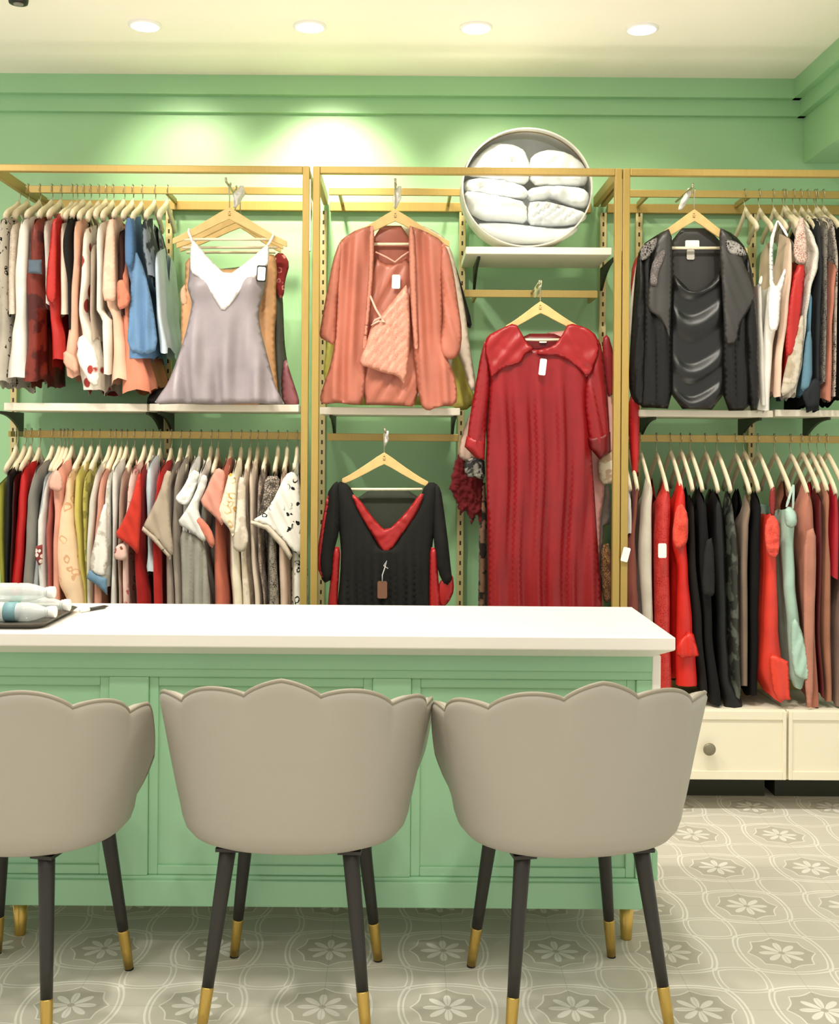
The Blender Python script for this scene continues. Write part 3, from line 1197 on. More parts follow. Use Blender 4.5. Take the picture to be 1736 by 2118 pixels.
G = {
 'UL': [
  ('black and white scribble print dress', 'dress', S('DDD5C8', 'cotton', 'floral', '1C1A1A', 1.3), [(452, -8, 12), (690, -5, 14), (795, -12, 9)], 'shoulder', []),
  ('blush lace top', 'blouse', S('E6D2BE', 'cotton', 'lace', 'F4E8DA'), [(462, 15, 27), (560, 14, 27), (652, 14, 30)], 'shoulder', []),
  ('long white draped gown', 'nightgown', S('F1ECE2'), [(452, 36, 57), (520, 32, 57), (565, 29, 57), (640, 31, 55), (700, 22, 55), (778, 13, 57)], 'shoulder', []),
  ('maroon and rust patchwork gown', 'nightgown', S('7C2B1C', 'satin', 'blotch', '4A1410', 0.5), [(452, 62, 83), (540, 60, 84), (572, 51, 84), (640, 55, 84), (700, 58, 83), (792, 46, 83)], 'shoulder',
   [('sleeve_band', [(59, 537), (86, 537), (87, 567), (58, 565)], S('5F6C78'), 4.585, None)]),
  ('pale grey short top', 'blouse', S('D9D3C6'), [(455, 86, 99), (560, 87, 101), (634, 89, 102)], 'shoulder', []),
  ('red satin nightdress', 'nightgown', S('B3211C', 'satin'), [(440, 111, 122), (480, 105, 121), (560, 98, 117), (600, 95, 117), (650, 99, 117), (700, 100, 127), (752, 99, 132)], 'shoulder',
   [('sleeve', [(108, 455), (119, 450), (117, 560), (116, 632), (94, 620), (97, 560), (104, 500)], S('BE2A22', 'satin'), 4.59, vfold(.004, 10))]),
  ('cream cardigan sleeve top', 'cardigan', S('EAD3BE'), [(460, 122, 131), (490, 119, 135), (560, 119, 137), (646, 118, 138)], 'shoulder', []),
  ('black short jacket', 'jacket', S('1F1D1C'), [(452, 135, 148), (500, 128, 148), (600, 139, 147), (690, 141, 148)], 'shoulder', []),
  ('peach flounced pyjama top', 'pyjama top', S('E8B59B'), [(456, 150, 162), (520, 148, 161), (620, 140, 156), (660, 137, 157), (740, 129, 160), (778, 133, 162)], 'shoulder',
   [('hem_flounce', [(131, 722), (160, 738), (163, 776), (131, 757)], S('E2AA90'), 4.585, vfold(.004, 12))]),
  ('white dress with big red spots', 'dress', S('F3EADB', 'cotton', 'dots', '9E3A34', 0.9), [(470, 168, 180), (560, 162, 179), (640, 159, 171), (700, 167, 195), (760, 159, 204), (806, 168, 204)], 'shoulder',
   [('hem_flounce', [(160, 700), (176, 690), (202, 730), (207, 796), (190, 800), (158, 745)], S('F3EADB', 'cotton', 'dots', '9E3A34', 0.9), 4.58, vfold(.005, 16))]),
  ('taupe knit top', 'blouse', S('BCA996'), [(505, 185, 195), (640, 183, 190), (705, 187, 199)], 'shoulder', []),
  ('plain white loose dress', 'dress', S('E9E5D9'), [(460, 198, 212), (520, 196, 211), (640, 195, 209), (662, 206, 228), (768, 212, 225)], 'shoulder', []),
  ('peach pink long shirt', 'shirt', S('ECC2A6'), [(452, 221, 237), (520, 217, 237), (623, 212, 239), (660, 225, 249), (730, 227, 255), (788, 223, 261)], 'shoulder',
   [('sleeve', [(222, 455), (238, 452), (239, 560), (241, 618), (232, 624), (211, 621), (214, 540)], S('F0C9B0', 'cotton', 'stripe', 'E8B9A0', 0.5), 4.585, vfold(.004, 12))]),
  ('dark brown top', 'blouse', S('3E2320'), [(478, 241, 255), (560, 242, 257), (650, 250, 260)], 'shoulder', []),
  ('coral floral two-piece', 'pyjamas', S('DC8A6E'), [(500, 243, 252), (577, 244, 262), (640, 246, 268), (652, 250, 266), (730, 254, 294), (803, 249, 311)], 'shoulder',
   [('sleeve', [(243, 580), (256, 578), (266, 600), (271, 620), (262, 636), (244, 642), (241, 600)], S('D98468', 'cotton', 'blotch', 'C06A52', 1.0), 4.585, vfold(.004, 12))]),
  ('mid blue denim dress', 'dress', S('5F83AA'), [(452, 260, 276), (550, 260, 277), (600, 268, 292), (660, 267, 298), (738, 257, 312)], 'shoulder',
   [('sleeve', [(260, 452), (272, 449), (277, 470), (277, 552), (259, 553), (258, 500)], S('5478A2'), 4.58, vfold(.003, 10)),
    ('front_fold', [(279, 512), (300, 560), (318, 640), (328, 722), (300, 735), (262, 722), (268, 640), (272, 560)], S('6C90B5'), 4.60, vfold(.012, 22, 0, 1.0))]),
  ('charcoal and blue spotted top', 'blouse', S('2E333B', 'cotton', 'blotch', '7D8790', 0.6), [(456, 290, 302), (500, 294, 308), (575, 304, 318)], 'shoulder', []),
  ('pale icy blue tunic at the rail end', 'tunic', S('C9D8E2'), [(520, 318, 328), (640, 322, 334), (726, 328, 346)], 'shoulder', []),
 ],
 'LL': [
  ('lime green dress at the photo edge', 'dress', S('B7B54C'), [(1000, -10, 2), (1120, -6, 4), (1240, -4, 14), (1400, -4, 20)], 'shoulder', []),
  ('black slip with a pale lining', 'slip', S('1B1A19', 'satin'), [(975, 7, 22), (1050, 4, 21), (1200, 5, 17), (1400, 8, 20)], 'shoulder', []),
  ('dark wine robe', 'robe', S('3A1412', 'satin'), [(985, 24, 32), (1060, 22, 28), (1200, 17, 23), (1400, 15, 21)], 'shoulder', []),
  ('bright red satin robe', 'robe', S('C11C1C', 'satin'), [(970, 37, 55), (1050, 30, 51), (1130, 25, 47), (1240, 15, 41), (1420, 8, 39)], 'shoulder', []),
  ('mid grey jersey dress', 'dress', S('8B877F'), [(968, 67, 83), (1040, 54, 71), (1100, 50, 71), (1240, 42, 65), (1420, 36, 61)], 'shoulder', []),
  ('pale blue-grey gown', 'nightgown', S('B3B6B8', 'satin'), [(985, 87, 94), (1100, 75, 87), (1240, 63, 79), (1420, 55, 78)], 'shoulder', []),
  ('white long-sleeved pyjama top', 'pyjama top', S('ECEAE4'), [(985, 95, 102), (1040, 86, 96), (1080, 77, 91), (1130, 77, 90), (1160, 78, 91), (1240, 82, 96), (1400, 82, 97)], 'shoulder',
   [('cuff', [(74, 1130), (88, 1126), (88, 1165), (80, 1170), (72, 1150)], S('8C3B36', 'cotton', 'dots', 'F0E0D8', 3), 4.59, None)]),
  ('dusty rose blouse', 'blouse', S('B5635A'), [(1000, 103, 109), (1060, 96, 104), (1104, 90, 101), (1190, 94, 103), (1300, 94, 104)], 'shoulder', []),
  ('pink ruffled pyjama top', 'pyjama top', S('EBA893'), [(968, 108, 127), (1000, 103, 129), (1030, 103, 127), (1060, 106, 123), (1130, 104, 117), (1300, 104, 118)], 'shoulder',
   [('ruffle', [(104, 985), (118, 970), (129, 985), (130, 1012), (118, 1018), (100, 1008)], S('F0B8A4'), 4.59, vfold(.006, 11))]),
  ('peach cream dress with faint sprigs', 'dress', S('F2D2AE', 'cotton', 'floral', 'D9A880', 0.8), [(978, 134, 145), (1020, 130, 146), (1080, 113, 150), (1150, 102, 158), (1200, 108, 167), (1248, 128, 172), (1420, 120, 180)], 'shoulder', []),
  ('mustard yellow dress', 'dress', S('D3C368'), [(972, 152, 165), (1050, 150, 164), (1150, 159, 169), (1240, 173, 177), (1420, 181, 185)], 'shoulder', []),
  ('olive yellow printed top', 'blouse', S('C2B75F', 'cotton', 'blotch', '8E8440', 1.0), [(978, 170, 181), (1040, 165, 175), (1130, 170, 175), (1230, 178, 182)], 'shoulder', []),
  ('off-white ribbed nightdress', 'nightgown', S('DDD8CB'), [(970, 193, 205), (1050, 180, 195), (1150, 176, 189), (1250, 178, 188), (1420, 186, 196)], 'shoulder', []),
  ('salmon pink robe', 'robe', S('E0A08A', 'satin'), [(978, 206, 216), (1040, 198, 211), (1120, 191, 203), (1250, 189, 206), (1420, 197, 210)], 'shoulder', []),
  ('white sketched-print shirt with blue hem', 'shirt', S('ECE8DF', 'cotton', 'blotch', 'C9C2B4', 0.7), [(982, 220, 227), (1050, 213, 225), (1110, 204, 224), (1180, 194, 222), (1212, 206, 221)], 'shoulder',
   [('shirt_front', [(213, 1045), (222, 1040), (223, 1190), (205, 1192), (183, 1178), (196, 1115)], S('EFEBE2', 'cotton', 'blotch', 'BDB5A6', 0.8), 4.59, vfold(.004, 18)),
    ('hem_band', [(184, 1178), (205, 1191), (222, 1196), (222, 1231), (204, 1213), (179, 1196)], S('6F8FA8'), 4.588, vfold(.003, 12))]),
  ('soft white blouse', 'blouse', S('E6E3DC'), [(966, 229, 242), (1030, 228, 239), (1130, 229, 236), (1250, 224, 236), (1420, 222, 236)], 'shoulder', []),
  ('taupe pink nightdress', 'nightgown', S('B59A8A'), [(976, 247, 256), (1050, 241, 250), (1150, 239, 246), (1250, 241, 251), (1420, 241, 253)], 'shoulder', []),
  ('pink and white floral pyjama top', 'pyjama top', S('EFC9BC', 'cotton', 'floral', 'C46A62', 0.9), [(970, 267, 282), (1030, 260, 275), (1090, 254, 266), (1150, 250, 262), (1190, 250, 262), (1300, 254, 264)], 'shoulder',
   [('sleeve', [(240, 1128), (262, 1120), (264, 1160), (240, 1158), (234, 1150)], S('EBC3B6', 'cotton', 'floral', '8E4A44', 1.0), 4.585, vfold(.003, 12))]),
  ('red cap-sleeved long nightdress', 'nightgown', S('9E1F1D'), [(970, 286, 296), (1050, 282, 293), (1150, 276, 294), (1250, 278, 305), (1420, 280, 312)], 'shoulder',
   [('sleeve', [(284, 985), (291, 975), (292, 1060), (289, 1110), (287, 1150), (268, 1128), (236, 1108), (252, 1082), (270, 1040)], S('CB3A2B'), 4.575, vfold(.005, 20, -0.4))]),
  ('ice blue strappy slip', 'slip', S('CBDADF', 'satin'), [(958, 301, 315), (1000, 300, 317), (1060, 302, 313), (1110, 303, 310), (1140, 302, 312), (1176, 295, 321), (1192, 299, 321)], 'shoulder', []),
  ('red tee and wine skirt set', 'pyjamas', S('B52A26'), [(968, 323, 341), (1010, 319, 335), (1050, 315, 326), (1180, 311, 329), (1420, 313, 336)], 'shoulder', []),
  ('taupe wide-sleeved tee', 'tee shirt', S('A5968A'), [(970, 346, 359), (1010, 341, 351), (1100, 341, 353), (1250, 343, 361), (1420, 343, 363)], 'shoulder',
   [('sleeve', [(343, 972), (356, 976), (347, 1012), (352, 1080), (360, 1144), (353, 1152), (322, 1112), (296, 1090), (301, 1078), (330, 1020)], S('B5A590'), 4.575, vfold(.006, 26, -0.3)),
    ('cuff', [(296, 1088), (322, 1110), (354, 1150), (352, 1158), (318, 1120), (293, 1097)], S('BFAF9B'), 4.57, None)]),
  ('greige nightdress', 'nightgown', S('A3978A'), [(962, 366, 377), (1020, 358, 368), (1100, 355, 369), (1250, 362, 378), (1420, 366, 384)], 'shoulder', []),
  ('white ruched-sleeve top', 'blouse', S('ECEBE6'), [(960, 390, 402), (1000, 384, 395), (1040, 376, 386), (1100, 373, 384), (1250, 380, 392)], 'shoulder',
   [('sleeve', [(398, 970), (415, 978), (408, 1002), (398, 1030), (388, 1046), (370, 1042), (361, 1030), (378, 1010)], S('EFEEE9'), 4.585, both(vfold(.004, 12, .5), crumple(.008, 14)))]),
  ('white kimono-sleeved robe', 'robe', S('E4E2DC', 'satin'), [(968, 410, 427), (1000, 405, 419), (1060, 394, 409), (1100, 387, 400), (1250, 394, 406)], 'shoulder',
   [('sleeve', [(418, 980), (431, 986), (424, 1015), (408, 1046), (420, 1085), (430, 1112), (422, 1122), (396, 1100), (365, 1082), (385, 1055), (404, 1020)], S('DFDDD6'), 4.575, vfold(.006, 20, -.5))]),
  ('long grey nightdress', 'nightgown', S('A8A499'), [(990, 430, 436), (1060, 415, 428), (1120, 404, 423), (1250, 408, 433), (1420, 406, 436)], 'shoulder',
   [('skirt_front', [(372, 1095), (398, 1104), (424, 1122), (430, 1180), (436, 1300), (378, 1300), (376, 1180)], S('A09C90'), 4.60, vfold(.009, 17))]),
  ('salmon short-sleeved nightdress', 'nightgown', S('C9705A'), [(964, 455, 468), (1010, 450, 463), (1080, 443, 455), (1150, 442, 460), (1250, 443, 467), (1420, 443, 470)], 'shoulder',
   [('sleeve', [(450, 966), (467, 976), (463, 1010), (458, 1050), (463, 1092), (444, 1068), (412, 1040), (426, 1014), (438, 985)], S('E39C88'), 4.575, vfold(.005, 20, -.4)),
    ('sleeve', [(398, 1072), (414, 1068), (436, 1092), (446, 1122), (438, 1136), (424, 1112)], S('D8836C'), 4.572, vfold(.004, 16))]),
  ('cream top with gold motif', 'blouse', S('EFE4CC'), [(968, 476, 491), (1020, 472, 489), (1100, 472, 487), (1180, 473, 494), (1250, 478, 498), (1420, 478, 500)], 'shoulder',
   [('sleeve', [(474, 976), (490, 985), (487, 1070), (484, 1116), (470, 1086), (440, 1064), (455, 1045), (466, 1008)], S('F2E6CC', 'cotton', 'floral', 'C79A3E', 0.9), 4.575, vfold(.005, 20, -.3))]),
  ('cream spotted loose-sleeved top', 'blouse', S('E8DAC6', 'cotton', 'blotch', 'CDBDA6', 0.7), [(978, 497, 509), (1040, 496, 507), (1140, 498, 511), (1250, 502, 519), (1420, 503, 521)], 'shoulder',
   [('sleeve', [(493, 985), (509, 990), (508, 1080), (515, 1112), (509, 1140), (492, 1142), (480, 1130), (488, 1060)], S('EDE1CE', 'cotton', 'blotch', 'C9BBA8', 0.6), 4.58, vfold(.004, 14))]),
  ('beige plain nightdress', 'nightgown', S('E0CDB8'), [(970, 514, 525), (1050, 516, 525), (1140, 519, 529), (1250, 527, 540), (1420, 527, 542)], 'shoulder', []),
  ('blush lace-trimmed robe', 'robe', S('D9C0AC', 'cotton', 'lace', '6F6258', 0.8), [(978, 533, 544), (1060, 531, 540), (1150, 533, 542), (1250, 544, 549), (1420, 544, 551)], 'shoulder',
   [('sleeve', [(548, 985), (580, 984), (576, 1018), (552, 1062), (530, 1070), (545, 1030)], S('B9A99A', 'cotton', 'lace', '3A332E', 0.7), 4.59, vfold(.004, 16))]),
  ('black lace long gown', 'nightgown', S('24211E', 'cotton', 'lace', '9C9284', 0.9), [(988, 559, 567), (1080, 555, 569), (1150, 552, 571), (1250, 552, 576), (1420, 552, 578)], 'shoulder', []),
  ('beige pink side-slit gown', 'nightgown', S('D6BBA5'), [(978, 579, 587), (1080, 577, 589), (1150, 578, 596), (1250, 580, 598), (1420, 580, 600)], 'shoulder', []),
  ('white gown with black floral print', 'nightgown', S('ECE7DB', 'cotton', 'floral', '1A1A1A', 1.1), [(975, 598, 611), (1060, 600, 618), (1150, 602, 621), (1250, 603, 623), (1420, 603, 625)], 'shoulder',
   [('sleeve', [(590, 982), (606, 974), (619, 990), (626, 1080), (628, 1146), (612, 1146), (590, 1122), (556, 1088), (519, 1078), (545, 1062), (572, 1020)], S('F2EDE2', 'cotton', 'floral', '1A1A1A', 1.1), 4.588, vfold(.006, 24, -.5)),
    ('cuff', [(519, 1076), (556, 1086), (590, 1121), (606, 1150), (600, 1158), (580, 1130), (550, 1096), (518, 1084)], S('D2C4B0'), 4.582, None)]),
 ],
 'LR': [
  ('small bright white slip beside the gold post', 'slip', S('F6F3EC', 'satin'), [(1022, 1303, 1309), (1060, 1302, 1311), (1112, 1301, 1309)], 'shoulder', []),
  ('mauve brown dress with a swing tag', 'dress', S('8E5044'), [(1005, 1317, 1325), (1060, 1313, 1321), (1110, 1305, 1317), (1200, 1300, 1321), (1260, 1302, 1325), (1445, 1306, 1328)], 'shoulder',
   [('price_tag', (1287, 1132, 1302, 1162, 0.25), 'card', 4.515, None)]),
  ('ivory long satin gown', 'nightgown', S('DAD2C2', 'satin'), [(1000, 1340, 1355), (1060, 1331, 1353), (1150, 1327, 1355), (1290, 1333, 1357), (1445, 1335, 1359)], 'shoulder', []),
  ('dark red lace gown with white tag', 'gown', S('AE1A18', 'satin', 'lace', 'C43A34', 0.7), [(1008, 1377, 1389), (1040, 1364, 1391), (1130, 1361, 1387), (1280, 1361, 1392), (1430, 1368, 1396)], 'shoulder',
   [('price_tag', (1362, 1124, 1379, 1154, 0.0), 'card', 4.57, None)]),
  ('bright red lace-bodice gown', 'gown', S('D8251C', 'satin'), [(1002, 1407, 1419), (1060, 1396, 1423), (1120, 1391, 1423), (1180, 1402, 1426), (1300, 1400, 1437), (1355, 1400, 1446), (1425, 1402, 1451)], 'shoulder',
   [('lace_bodice', [(1398, 1050), (1412, 1040), (1424, 1065), (1424, 1110), (1420, 1126), (1400, 1140), (1390, 1110)], S('E03A2E', 'cotton', 'lace', 'E85A48', 1.0), 4.592, bumps([(1412, 1080, 16, .012)])),
    ('skirt_tier', [(1400, 1330), (1432, 1300), (1446, 1352), (1446, 1358), (1400, 1362)], S('DE2C20', 'satin'), 4.59, vfold(.006, 16))]),
  ('black narrow gown beside the red lace gown', 'gown', S('211F1E'), [(1040, 1431, 1440), (1150, 1430, 1445), (1300, 1440, 1458), (1450, 1454, 1472)], 'shoulder', []),
  ('black wide trouser suit', 'pyjamas', S('1B1B1B'), [(1028, 1447, 1465), (1150, 1449, 1473), (1300, 1461, 1480), (1462, 1474, 1498)], 'shoulder',
   [('sleeve', [(1458, 1120), (1476, 1110), (1480, 1225), (1472, 1235), (1452, 1230)], S('2A2A2A'), 4.58, vfold(.004, 12))]),
  ('black floor-length robe trailing on the drawers', 'robe', S('171717', 'satin'), [(1028, 1478, 1499), (1150, 1477, 1503), (1300, 1483, 1507), (1400, 1488, 1515), (1464, 1500, 1545)], 'shoulder', []),
  ('green-black patterned gown', 'gown', S('2C2E28', 'satin', 'blotch', '565A50', 0.8), [(1032, 1509, 1520), (1150, 1509, 1530), (1300, 1511, 1532), (1440, 1518, 1536)], 'shoulder', []),
  ('taupe one-strap gown', 'gown', S('8A7666'), [(1040, 1549, 1559), (1090, 1539, 1555), (1200, 1536, 1551), (1430, 1536, 1550)], 'shoulder', []),
  ('black gown beside the taupe gown', 'gown', S('141313'), [(1032, 1564, 1581), (1150, 1559, 1582), (1300, 1556, 1576), (1452, 1553, 1570)], 'shoulder', []),
  ('scarlet tiered gown with halter strap', 'gown', S('E53E2E', 'satin'), [(1062, 1593, 1603), (1085, 1584, 1613), (1150, 1585, 1611), (1300, 1578, 1616), (1390, 1572, 1626), (1448, 1598, 1630)], 'strap',
   [('strap', [(1593, 1014), (1603, 1004), (1606, 1030), (1603, 1070), (1594, 1066), (1591, 1036)], S('8E2622', 'satin'), 4.60, None),
    ('lace_bodice', [(1584, 1080), (1598, 1062), (1614, 1082), (1613, 1140), (1604, 1155), (1588, 1150), (1582, 1110)], S('E5463A', 'cotton', 'lace', 'EC6050', 0.9), 4.585, crumple(.014, 12)),
    ('skirt_tier', [(1590, 1362), (1600, 1352), (1626, 1366), (1632, 1368), (1634, 1440), (1638, 1448), (1602, 1448)], S('E8432F', 'satin'), 4.585, vfold(.006, 22))]),
  ('mint satin slip gown', 'gown', S('AFD0BF', 'satin'), [(1052, 1624, 1644), (1080, 1622, 1650), (1120, 1625, 1648), (1200, 1629, 1653), (1300, 1636, 1663), (1400, 1641, 1676), (1428, 1650, 1668)], 'strap',
   [('strap', [(1624, 1048), (1639, 1002), (1643, 1003), (1630, 1050)], S('CDE3D6', 'satin'), 4.60, None),
    ('strap', [(1640, 1002), (1645, 1003), (1643, 1052), (1638, 1052)], S('BFD9CB', 'satin'), 4.62, None),
    ('cup', [(1622, 1055), (1634, 1046), (1648, 1060), (1650, 1084), (1638, 1094), (1624, 1086)], S('B8D8C8', 'satin'), 4.58, bumps([(1636, 1074, 14, .014)])),
    ('skirt_tier', [(1634, 1290), (1648, 1276), (1664, 1320), (1678, 1404), (1660, 1406), (1640, 1395)], S('B4D5C4', 'satin'), 4.585, vfold(.006, 18, .3))]),
  ('dusty pink long robe', 'robe', S('BD7B67'), [(1014, 1667, 1681), (1060, 1656, 1687), (1130, 1659, 1688), (1200, 1667, 1687), (1300, 1674, 1688), (1465, 1682, 1696)], 'shoulder',
   [('front_fold', [(1664, 1100), (1688, 1090), (1689, 1180), (1684, 1300), (1682, 1462), (1667, 1465), (1662, 1250)], S('C58672'), 4.585, vfold(.007, 13))]),
  ('dark wine slip behind the pink robe', 'slip', S('5E1A1E', 'satin'), [(1026, 1692, 1702), (1150, 1692, 1702), (1300, 1690, 1699), (1440, 1700, 1708)], 'shoulder', []),
  ('rose brown wrap gown', 'gown', S('B47A60'), [(1012, 1709, 1721), (1100, 1709, 1717), (1180, 1704, 1721), (1300, 1702, 1721), (1452, 1711, 1726)], 'shoulder', []),
  ('crimson short robe', 'robe', S('B4222F', 'satin'), [(1016, 1727, 1739), (1100, 1724, 1741), (1198, 1726, 1743)], 'shoulder', []),
  ('mauve brown gown at the photo edge', 'gown', S('8F7568'), [(1040, 1747, 1756), (1200, 1748, 1760), (1300, 1734, 1752), (1465, 1730, 1752)], 'shoulder', []),
 ],
 'UR': [
  ('pale grey slip beside the black robe sleeve', 'slip', S('DAD5CB', 'satin'), [(585, 1569, 1578), (640, 1570, 1582), (760, 1573, 1588), (846, 1576, 1590)], 'strap',
   [('strap', [(1568, 588), (1574, 570), (1578, 572), (1576, 590)], S('E9E5DC', 'satin'), 4.6, None)]),
  ('white strappy gown reaching the shelf', 'gown', S('F7F3EA', 'satin'), [(590, 1593, 1613), (620, 1590, 1617), (660, 1585, 1616), (720, 1583, 1608), (852, 1574, 1602)], 'strap',
   [('strap', [(1592, 598), (1591, 500), (1606, 456), (1610, 457), (1599, 502), (1601, 600)], S('FBF8F0', 'satin'), 4.59, None),
    ('strap', [(1607, 456), (1612, 456), (1631, 484), (1629, 492)], S('FBF8F0', 'satin'), 4.6, None),
    ('bodice', [(1592, 592), (1597, 578), (1606, 594), (1614, 575), (1625, 552), (1626, 570), (1616, 610), (1612, 680), (1592, 690), (1588, 640)], S('FBF8F1', 'satin'), 4.585, vfold(.004, 18))]),
  ('blush panelled nightdress', 'nightgown', S('EFCFB9', 'satin'), [(492, 1632, 1640), (560, 1628, 1641), (640, 1623, 1635), (760, 1610, 1622), (818, 1608, 1620)], 'shoulder', []),
  ('red satin nightdress with lace cups', 'nightgown', S('B9221F', 'satin', 'blotch', '8E1815', 0.5), [(548, 1648, 1667), (620, 1637, 1657), (680, 1630, 1651), (740, 1628, 1640), (782, 1628, 1638)], 'shoulder',
   [('lace_cup', [(1648, 470), (1656, 448), (1664, 450), (1670, 500), (1672, 545), (1650, 546), (1640, 520)], S('B9806E', 'cotton', 'lace', 'E8D2C4', 0.8), 4.6, crumple(.008, 12)),
    ('front_panel', [(1646, 548), (1668, 547), (1660, 620), (1652, 690), (1640, 735), (1624, 735), (1630, 640)], S('C02420', 'satin'), 4.585, vfold(.005, 14))]),
  ('ivory lace-edged robe', 'robe', S('E2D9CA', 'cotton', 'lace', 'F6F0E6', 0.6), [(452, 1660, 1668), (490, 1676, 1690), (520, 1688, 1700), (545, 1680, 1697), (600, 1668, 1681), (660, 1662, 1672), (740, 1654, 1664), (818, 1640, 1650)], 'shoulder',
   [('skirt_front', [(1652, 655), (1664, 650), (1664, 700), (1652, 790), (1640, 808), (1614, 822), (1622, 770)], S('D6C9B6', 'cotton', 'blotch', 'B5A58E', 0.8), 4.588, crumple(.008, 14))]),
  ('teal blue nightdress', 'nightgown', S('5F869B'), [(602, 1677, 1682), (700, 1674, 1682), (812, 1668, 1681)], 'shoulder',
   [('skirt_front', [(1668, 690), (1680, 680), (1681, 800), (1656, 812), (1660, 770)], S('64899D'), 4.59, vfold(.004, 10))]),
  ('charcoal long gown', 'gown', S('2D3032'), [(455, 1692, 1700), (560, 1697, 1705), (650, 1690, 1702), (760, 1686, 1699), (845, 1684, 1698)], 'shoulder',
   [('hem_fold', [(1684, 780), (1698, 790), (1696, 836), (1672, 848), (1660, 820), (1662, 812)], S('2A2D30'), 4.588, vfold(.004, 12))]),
  ('black lace-yoke robe', 'robe', S('1F1C1B', 'cotton', 'lace', '8C857C', 0.8), [(458, 1706, 1716), (600, 1707, 1714), (800, 1702, 1710)], 'shoulder', []),
  ('coral pink wrap gown', 'gown', S('C8826C'), [(545, 1726, 1736), (600, 1719, 1730), (680, 1714, 1724), (826, 1706, 1724)], 'shoulder', []),
  ('black and white lace slip', 'slip', S('2A2623', 'cotton', 'lace', 'C9BDB0', 0.7), [(452, 1722, 1732), (540, 1731, 1739), (700, 1730, 1737), (820, 1728, 1736)], 'shoulder', []),
  ('black gown at the photo edge', 'gown', S('191717'), [(470, 1740, 1750), (600, 1742, 1750), (830, 1740, 1752)], 'shoulder', []),
 ],
}
EXPO = {'UL': 0.8, 'LL': 0.62, 'LR': 1.1, 'UR': 0.8}
CATS = {'tee shirt': 'tee_shirt', 'pyjama top': 'pyjama_top'}
M_card = paint('white_card', 'F7F4EC', 0.6, 0.0, 0.0)


def matof(s):
    return fabric(*s) if isinstance(s, tuple) else M_card


rs = random.Random(3)
for zone, rowsets in G.items():
    zr, zc, zt, where, grp = ZONES[zone]
    for gi, (short, cat, mt, rows, style, extras) in enumerate(rowsets):
        name = 'hanging_' + CATS.get(cat, cat).replace(' ', '_')
        label = short + ' on the ' + where
        x0 = at((rows[0][1] + rows[0][2]) / 2, rows[0][0], Y_NEAR).x
        if style == 'strap':
            xs = [q for e in extras if e[0] == 'strap' for q in e[1]]
            xt = min(xs, key=lambda q: q[1])
            x0 = at(xt[0], xt[1], Y_NEAR).x
        mb = hung_mesh(rows, style, 0.0, gi * 17 + len(zone) + ord(zone[0]), zone)
        loc = (x0, Y_RAIL, min(v.z for v in mb.v))
        if extras:
            t = thing(name, label, cat, loc, grp)
            obj('body', mb, fabric(*mt), t, smooth=True)
            for (pn, outline, pm, dep, fold) in extras:
                if pn == 'price_tag':
                    a, b, c_, d_, ti = outline
                    e = obj('price_tag', card(a, b, c_, d_, dep, ti), M_card, t)
                    e['label'] = 'white swing tag'
                    continue
                e = obj(pn, cloth(outline, dep, infl=0.009 if pn != 'strap' else 0.003, back=0.006 if pn != 'strap' else 0.002, w=11, fold=fold, step=5.0, smooth=0 if pn in ('hem_band', 'sleeve_band', 'cuff') else 1), fabric(*pm), t, smooth=True)
                if pm[0] != mt[0] and pn in ('hem_band', 'sleeve_band', 'cuff', 'lace_cup'):
                    e['label'] = {'hem_band': 'blue hem band', 'sleeve_band': 'slate blue sleeve band', 'cuff': 'contrasting cuff', 'lace_cup': 'lace cup'}[pn]
        else:
            o = obj(name, mb, fabric(*mt), None, loc=loc, smooth=True)
            tag(o, label, cat, grp)
        jit = rs.uniform(-0.006, 0.008)
        hanger(x0, zone, 'hanger of the ' + short + ', ' + where.replace('gown rail under', 'rail under'), M_wood, jit)
# bare hangers with dark wood between the gowns
for px in (1440, 1618, 1640, 1712):
    pass
# ================================================================== CLOTHES SHOWN FACE-ON
M_woodf = paint('varnished_hanger_wood', 'DDBB7C', 0.38, 0.06, 0.03, 25)
M_emb = paint('brown_stamp', '8A6A3A', 0.5)
M_plas = paint('white_hook_sleeve', 'EDEBE6', 0.35, 0.02, 0.1)


